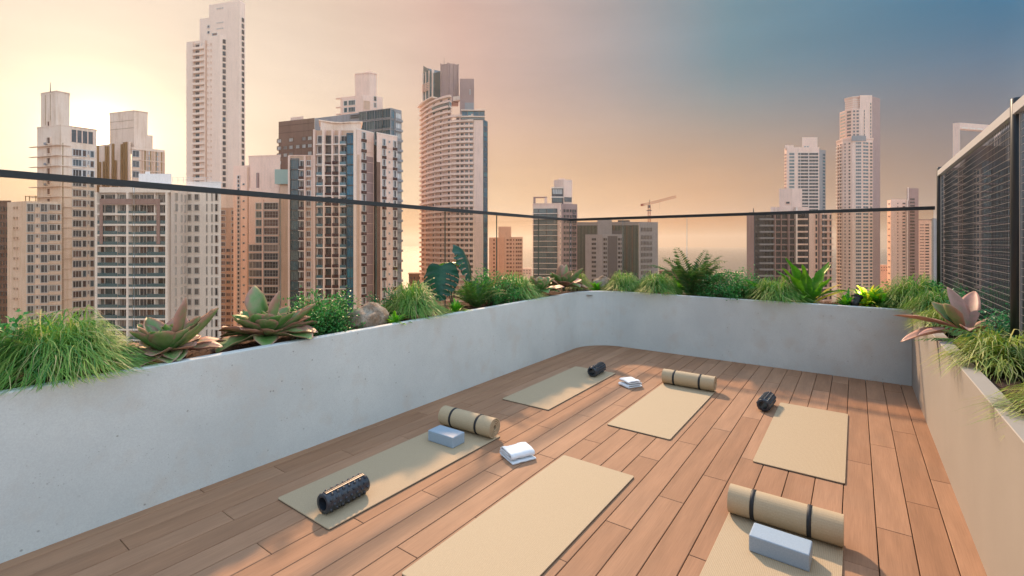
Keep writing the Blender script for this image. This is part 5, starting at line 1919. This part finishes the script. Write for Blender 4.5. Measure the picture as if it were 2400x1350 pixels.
# --- boulders
m, n, l, b = new_mat('lichen stained boulder')
g_ = N(n, 'ShaderNodeNewGeometry').outputs['Position']
c1 = mixc(n, l, mapr(n, l, tex_noise(n, l, 7, g_, 5), 0.38, 0.62), (0.40, 0.33, 0.26), (0.24, 0.14, 0.08))
c1 = mixc(n, l, mapr(n, l, tex_noise(n, l, 60, g_, 4), 0.45, 0.7, 0, 0.7), c1, (0.10, 0.085, 0.06))
l.new(c1, b.inputs['Base Color'])
b.inputs['Roughness'].default_value = 0.9
bump(n, l, b, tex_noise(n, l, 45, g_, 5, 0.65), 0.7, 0.012)
for u, pl_, off, sc, rot, label in ((866, 'L', 0.10, (0.16, 0.26, 0.155), (0.1, 0.25, 0.5), 'large brown and grey boulder between shrub and grass mop'),
                                   (1415, 'B', 0.10, (0.20, 0.14, 0.16), (0.0, 0.1, 0.3), 'pale boulder in the back planter behind small leafy plants')):
    x_, y_, d = spot(u, pl_, off)
    bm = bmesh.new()
    bmesh.ops.create_icosphere(bm, subdivisions=5, radius=1)
    for q in bm.verts:
        p = q.co.copy()
        k = 1 + 0.28 * noise.noise(p * 0.9 + Vector((u, 0, 0))) + 0.13 * noise.noise(p * 2.3) + 0.05 * noise.noise(p * 6) + 0.02 * noise.noise(p * 15)
        pl2 = p * k
        for nv, cut in ((Vector((0.5, 0.3, 0.8)).normalized(), 0.82), (Vector((0.8, -0.5, 0.1)).normalized(), 0.8), (Vector((-0.4, -0.8, 0.4)).normalized(), 0.85)):
            e_ = pl2.dot(nv) - cut
            if e_ > 0:
                pl2 -= nv * e_ * 0.8
        q.co = pl2
    me = bpy.data.meshes.new('boulder')
    bm.to_mesh(me)
    bm.free()
    me.materials.append(m)
    me.polygons.foreach_set('use_smooth', [True] * len(me.polygons))
    o = link('boulder', me, None, (x_, y_, ZS0 + sc[2] * 0.55), rot, sc)
    tag(o, label, 'rock')

# --- garden spotlight
x_, y_, d = spot(2002, 'B', -0.22)
o = thing('garden_spotlight', 'black garden spotlight aimed at the lime yellow plant', 'lamp', (x_, y_, ZS0 + 0.005))
x = MB()
x.tube([(0, 0, -0.04), (0, 0, 0.05)], 0.012, 8)
link('stake', x.mesh('stake', BLACK), o)
aim = Matrix.Translation((0, 0, 0.05)) @ Matrix.Rotation(R(-35), 4, 'X') @ Matrix.Rotation(R(14), 4, 'Y')
x = MB()
x.lathe([(0, -0.01), (0.036, -0.005), (0.044, 0.03), (0.05, 0.10), (0.05, 0.12), (0.045, 0.12), (0.042, 0.095), (0, 0.095)], 20, aim)
link('lamp_body', x.mesh('lamp_body', BLACK, smooth=True, fix=True), o)
x = MB()
x.lathe([(0.0505, 0.10), (0.062, 0.115), (0.062, 0.135), (0.056, 0.135), (0.0505, 0.118)], 20, aim)
link('hood', x.mesh('hood', BLACK, smooth=True, fix=True), o)
lens_ = simple('lit lamp lens', (1, 0.9, 0.5))
lens_.node_tree.nodes['Principled BSDF'].inputs['Emission Color'].default_value = (1, 0.85, 0.45, 1)
lens_.node_tree.nodes['Principled BSDF'].inputs['Emission Strength'].default_value = 6
x = MB()
x.lathe([(0, 0.098), (0.041, 0.098)], 20, aim)
link('lens', x.mesh('lens', lens_), o)
ld = bpy.data.lights.new('spotlight_beam', 'SPOT')
ld.energy = 14
ld.color = (1, 0.88, 0.35)
ld.spot_size = R(85)
ld.spot_blend = 0.6
ld.shadow_soft_size = 0.03
lo_ = bpy.data.objects.new('spotlight_beam', ld)
COL.objects.link(lo_)
lo_.parent = o
lo_.matrix_local = aim @ Matrix.Translation((0, 0, 0.145)) @ Matrix.Rotation(math.pi, 4, 'X')

# ------------------------------------------------------------------ exercise gear on the deck
m, n, l, b = new_mat('woven sand coloured mat')
tco = N(n, 'ShaderNodeTexCoord').outputs['Object']
wv = N(n, 'ShaderNodeTexWave', wave_type='BANDS', bands_direction='X')
wv.inputs['Scale'].default_value = 42
wv.inputs['Distortion'].default_value = 1.2
wv.inputs['Detail'].default_value = 2
wv.inputs['Detail Scale'].default_value = 6
l.new(tco, wv.inputs['Vector'])
wv2 = N(n, 'ShaderNodeTexWave', wave_type='BANDS', bands_direction='Y')
wv2.inputs['Scale'].default_value = 42
wv2.inputs['Distortion'].default_value = 1.2
wv2.inputs['Detail'].default_value = 2
wv2.inputs['Detail Scale'].default_value = 6
l.new(tco, wv2.inputs['Vector'])
mm = N(n, 'ShaderNodeMath', operation='MULTIPLY')
l.new(wv.outputs['Fac'], mm.inputs[0])
l.new(wv2.outputs['Fac'], mm.inputs[1])
big_ = mapr(n, l, tex_noise(n, l, 170, N(n, 'ShaderNodeNewGeometry').outputs['Position'], 3), 0.3, 0.7, 0.93, 1.07)
c1 = mixc(n, l, mapr(n, l, mm.outputs[0], 0, 0.6), (0.39, 0.29, 0.18), (0.51, 0.392, 0.255))
l.new(mixc(n, l, 1.0, c1, big_, 'MULTIPLY'), b.inputs['Base Color'])
b.inputs['Roughness'].default_value = 0.75
b.inputs['Specular IOR Level'].default_value = 0.3
bump(n, l, b, mm.outputs[0], 0.5, 0.0015)
MAT = m
m, n, l, b = new_mat('smooth sand coloured mat roll')
fine_ = tex_noise(n, l, 190, N(n, 'ShaderNodeNewGeometry').outputs['Position'], 3)
l.new(mixc(n, l, mapr(n, l, fine_, 0.3, 0.7), (0.43, 0.32, 0.195), (0.49, 0.375, 0.24)), b.inputs['Base Color'])
b.inputs['Roughness'].default_value = 0.7
b.inputs['Specular IOR Level'].default_value = 0.3
bump(n, l, b, fine_, 0.3, 0.001)
ROLL = m
MATEDGE = simple('dark mat underside', (0.05, 0.045, 0.04), 0.8)
STRAP = simple('black elastic strap', (0.012, 0.012, 0.014), 0.6)
MW, MT = 0.553, 0.010


def mat_mesh(w, ln):
    x = MB()
    rad = 0.014
    pts = []
    for cx_, cy_, a0 in ((w / 2 - rad, ln / 2 - rad, 0), (-w / 2 + rad, ln / 2 - rad, 90), (-w / 2 + rad, -ln / 2 + rad, 180), (w / 2 - rad, -ln / 2 + rad, 270)):
        for k in range(5):
            a = R(a0 + k * 22.5)
            pts.append((cx_ + rad * math.cos(a), cy_ + rad * math.sin(a)))
    k = len(pts)
    e = 0.0012
    ins = [(px * (1 - e / (w / 2)), py * (1 - e / (ln / 2))) for px, py in pts]
    vs = [(px, py, 0.0005) for px, py in pts] + [(px, py, 0.0045) for px, py in pts] + [(px, py, MT - e) for px, py in pts] + [(px, py, MT) for px, py in ins]
    x.add(vs, [tuple(range(k))[::-1]] + [(i, (i + 1) % k, k + (i + 1) % k, k + i) for i in range(k)], 1)
    x.add(vs, [(k + i, k + (i + 1) % k, 2 * k + (i + 1) % k, 2 * k + i) for i in range(k)] + [(2 * k + i, 2 * k + (i + 1) % k, 3 * k + (i + 1) % k, 3 * k + i) for i in range(k)] + [tuple(3 * k + i for i in range(k))], 0)
    return x.mesh('yoga_mat', [MAT, MATEDGE])


ML = 1.575
mm_ = mat_mesh(MW, ML)
MG = 'yoga mats laid out on the deck'
MATS_AT = {}
for key, xc, yc, label in (('A', -2.645, 1.533 + ML / 2, 'flat sand yoga mat near the left wall under roller, block and roll'),
                           ('B', -2.650, 3.862 + ML / 2, 'far left sand yoga mat with a black roller on its end'),
                           ('C', -1.492, 3.857 + ML / 2, 'flat sand yoga mat at the back with only a rolled mat on its end'),
                           ('D', -0.332, 3.829 + ML / 2, 'bare sand yoga mat at the back right beside a black roller'),
                           ('E', -1.498, 1.533 + ML / 2, 'bare sand yoga mat in the middle foreground beside the folded towel'),
                           ('F', -0.328, 1.500 + ML / 2, 'flat sand yoga mat in the right foreground under a rolled mat and a block')):
    o = link('yoga_mat', mm_, None, (xc, yc, 0.001), (0, 0, 0))
    tag(o, label, 'yoga mat', MG)

RD = 0.083


def roll_mesh(w):
    """a mat rolled into a spiral about X, its outer end lying on the underside"""
    th, pitch = 0.0088, 0.0142
    turns = 4.3
    x = MB()
    S = 150
    ro = RD
    vs = []
    for i in range(S + 1):
        a = 2 * math.pi * turns * i / S
        r = ro - pitch * a / (2 * math.pi)
        ang = -math.pi / 2 - a
        for rr in (r, r - th):
            vs.append((rr * math.cos(ang), rr * math.sin(ang)))
    V = [(-w / 2, p[0], p[1]) for p in vs] + [(w / 2, p[0], p[1]) for p in vs]
    o = len(vs)
    F = []
    for i in range(S):
        a = 2 * i
        F += [(a, a + 2, o + a + 2, o + a), (a + 1, o + a + 1, o + a + 3, a + 3), (a, a + 1, a + 3, a + 2), (o + a, o + a + 2, o + a + 3, o + a + 1)]
    F += [(0, o, o + 1, 1), (2 * S, 2 * S + 1, o + 2 * S + 1, o + 2 * S)]
    x.add(V, F)
    return x.mesh('mat_roll', ROLL, fix=True)


rm = roll_mesh(MW)
x = MB()
for sx in (1,):
    vs_, fs_ = [], []
    for i in range(49):
        a = 2 * math.pi * i / 48
        r_ = RD - 0.0142 * i / 48
        for dx_, dr in ((-0.011, 0.0003), (-0.010, 0.0028), (0.010, 0.0028), (0.011, 0.0003)):
            vs_.append((dx_, (r_ + dr) * math.cos(-math.pi / 2 - a), (r_ + dr) * math.sin(-math.pi / 2 - a)))
    fs_ = [(i * 4 + j, i * 4 + j + 1, i * 4 + j + 5, i * 4 + j + 4) for i in range(48) for j in range(3)]
    x.add(vs_, fs_)
st = x.mesh('strap', STRAP, smooth=True)
for xc, yc, rz, label in ((-2.655, 3.035, 0.035, 'rolled yoga mat with two black straps by the left wall behind the blue grey block'),
                          (-1.492, 5.385, 0.0, 'rolled yoga mat with two black straps at the back of the deck'),
                          (-0.326, 3.035, 0.0, 'rolled yoga mat with two black straps in the right foreground')):
    o = thing('rolled_mat', label, 'yoga mat', (xc, yc, MT + 0.001 + RD), rz, 'rolled yoga mats')
    link('mat_roll', rm, o)
    for sx in (-0.15, 0.125):
        link('strap', st, o, (sx, 0, 0))

# foam rollers
m, n, l, b = new_mat('dark slate foam rubber')
g_ = N(n, 'ShaderNodeNewGeometry').outputs['Position']
l.new(mixc(n, l, mapr(n, l, tex_noise(n, l, 60, g_, 4), 0.35, 0.7), (0.022, 0.027, 0.036), (0.04, 0.048, 0.062)), b.inputs['Base Color'])
b.inputs['Roughness'].default_value = 0.3
FOAM = m
RR, RLEN = 0.057, 0.30
x = MB()
x.lathe([(RR * 0.66, -RLEN / 2), (RR * 0.97, -RLEN / 2), (RR, -RLEN / 2 + 0.004), (RR, RLEN / 2 - 0.004), (RR * 0.97, RLEN / 2), (RR * 0.66, RLEN / 2), (RR * 0.66, -RLEN / 2)], 40)
core_m = x.mesh('roller_tube', FOAM, smooth=True, fix=True)
x = MB()
for a_i in range(12):
    if a_i in (2, 8):
        continue
    for k in range(7):
        a = a_i * math.pi / 6 + (0.0 if k % 2 else 0.0)
        z = -RLEN / 2 + 0.03 + k * (RLEN - 0.06) / 6 + (0.012 if a_i % 2 else -0.008)
        Mk = Matrix.Rotation(a, 4, 'Z') @ Matrix.Translation((RR - 0.002, 0, z)) @ Matrix.Rotation(R(90), 4, 'Y')
        x.lathe([(0.0098, 0), (0.0094, 0.005), (0.0068, 0.0092), (0, 0.0108)], 10, Mk)
knob_m = x.mesh('massage_knobs', FOAM, smooth=True, fix=True)
x = MB()
for a_i in (2, 8):
    for da in (-0.2, 0.0, 0.2):
        Mk = Matrix.Rotation(a_i * math.pi / 6 + da, 4, 'Z')
        x.box((RR - 0.002, -0.0035, -RLEN / 2 + 0.012), (RR + 0.0055, 0.0035, RLEN / 2 - 0.012), 0, Mk)
ridge_m = x.mesh('massage_ridges', FOAM)
for px, py, zb, rz, roll, label in ((-2.530, 1.742, MT + 0.001, R(2.7), 0.55, 'black knobbed foam roller on the yoga mat nearest the left wall'),
                                   (-2.536, 5.25, MT + 0.001, R(2), 0.9, 'black knobbed foam roller on the farthest left yoga mat'),
                                   (-0.70, 5.18, 0.0, R(-3), 0.2, 'black knobbed foam roller on the boards left of the bare back mat')):
    o = thing('foam_roller', label, 'foam roller', (px, py, zb + RR + 0.006), rz, 'foam rollers')
    for nm, me in (('roller_tube', core_m), ('massage_knobs', knob_m), ('massage_ridges', ridge_m)):
        q = link(nm, me, o, (0, 0, 0), (R(-90), 0, 0))
        q.rotation_euler = (Matrix.Rotation(R(-90), 3, 'X') @ Matrix.Rotation(roll, 3, 'Z')).to_euler()
        if nm != 'roller_tube':
            q['kind'] = 'stuff'

# blocks
m, n, l, b = new_mat('blue grey foam block')
g_ = N(n, 'ShaderNodeNewGeometry').outputs['Position']
l.new(mixc(n, l, mapr(n, l, tex_noise(n, l, 160, g_, 3), 0.35, 0.7), (0.27, 0.345, 0.425), (0.32, 0.40, 0.48)), b.inputs['Base Color'])
b.inputs['Roughness'].default_value = 0.55
bm = bmesh.new()
bmesh.ops.create_cube(bm, size=1)
bmesh.ops.scale(bm, vec=(0.268, 0.142, 0.084), verts=bm.verts)
bmesh.ops.bevel(bm, geom=bm.edges[:], offset=0.008, segments=3, affect='EDGES', profile=0.6)
blk = bpy.data.meshes.new('yoga_block')
bm.to_mesh(blk)
bm.free()
blk.materials.append(m)
blk.polygons.foreach_set('use_smooth', [False] * len(blk.polygons))
for px, py, rz, label in ((-2.655, 2.763, 0.02, 'blue grey foam yoga block beside the rolled mat by the left wall'),
                          (-0.311, 2.765, -0.02, 'blue grey foam yoga block in front of the rolled mat in the right foreground')):
    o = link('yoga_block', blk, None, (px, py, MT + 0.001 + 0.042), (0, 0, rz))
    tag(o, label, 'yoga block', 'foam yoga blocks')

# towels
m, n, l, b = new_mat('white terry towel')
g_ = N(n, 'ShaderNodeNewGeometry').outputs['Position']
b.inputs['Base Color'].default_value = (0.74, 0.76, 0.79, 1)
b.inputs['Roughness'].default_value = 0.95
b.inputs['Sheen Weight'].default_value = 0.3
bump(n, l, b, tex_noise(n, l, 420, g_, 3), 0.5, 0.002)


def towel_mesh(seed, prof, w, th):
    """cloth following a folded cross-section, extruded across with soft wobble"""
    rg = random.Random(seed)
    pts = [Vector(p) for p in prof]
    fine = []
    for i in range(len(pts) - 1):
        p0, p1, p2, p3 = pts[max(0, i - 1)], pts[i], pts[i + 1], pts[min(len(pts) - 1, i + 2)]
        for k in range(5):
            t = k / 5
            fine.append(0.5 * ((2 * p1) + (-p0 + p2) * t + (2 * p0 - 5 * p1 + 4 * p2 - p3) * t * t + (-p0 + 3 * p1 - 3 * p2 + p3) * t ** 3))
    fine.append(pts[-1])
    nF, nW = len(fine), 14
    top, bot = [], []
    for j in range(nW + 1):
        s = j / nW * 2 - 1
        for i, p in enumerate(fine):
            t = (fine[min(i + 1, nF - 1)] - fine[max(i - 1, 0)]).normalized()
            nr = Vector((-t.y, t.x))
            wob = 0.006 * noise.noise((p.x * 9 + seed, s * 2.2, p.y * 9)) + 0.003 * noise.noise((p.x * 30, s * 6, seed))
            yy = s * w / 2 * (1 + 0.03 * noise.noise((p.x * 8, p.y * 8, seed + 3)))
            hgt = max(p.y + wob, th * 0.55)
            e = th * 0.5 * (1 - 0.35 * abs(s) ** 6)
            top.append((p.x + nr.x * e, yy, max(0.0015, hgt + nr.y * e)))
            bot.append((p.x - nr.x * e, yy, max(0.0005, hgt - nr.y * e)))
    x = MB()
    o = len(top)
    F = []
    for j in range(nW):
        for i in range(nF - 1):
            a = j * nF + i
            F += [(a, a + 1, a + nF + 1, a + nF), (o + a, o + a + nF, o + a + nF + 1, o + a + 1)]
    for i in range(nF - 1):
        for j in (0, nW):
            a = j * nF + i
            F.append((a, a + 1, o + a + 1, o + a))
    for j in range(nW):
        for i in (0, nF - 1):
            a = j * nF + i
            F.append((a, a + nF, o + a + nF, o + a))
    x.add(top + bot, F)
    return x.mesh('folded_towel', m, smooth=True, fix=True)


th = 0.011
t1 = [(0.10, 0.007), (0.0, 0.007), (-0.085, 0.008), (-0.10, 0.022), (-0.085, 0.034), (0.0, 0.030), (0.06, 0.026), (0.078, 0.040), (0.06, 0.060), (0.0, 0.066), (-0.06, 0.066), (-0.088, 0.052), (-0.082, 0.042), (-0.05, 0.046), (0.04, 0.047)]
o = link('folded_towel', towel_mesh(2, t1, 0.20, th), None, (-2.045, 2.895, 0.001), (0, 0, R(-25)))
tag(o, 'folded white towel on the boards right of the rolled mat by the left wall', 'towel', 'folded white towels')
t2 = [(0.10, 0.007), (0.0, 0.007), (-0.09, 0.008), (-0.10, 0.020), (-0.08, 0.030), (0.0, 0.028), (0.075, 0.027), (0.088, 0.038), (0.07, 0.049), (0.0, 0.052), (-0.07, 0.056), (-0.085, 0.066), (-0.06, 0.074), (0.0, 0.072), (0.07, 0.066)]
o = link('folded_towel', towel_mesh(6, t2, 0.17, th), None, (-2.045, 5.085, 0.001), (0, 0, R(60)))
tag(o, 'folded white towel at the back between two yoga mats', 'towel', 'folded white towels')
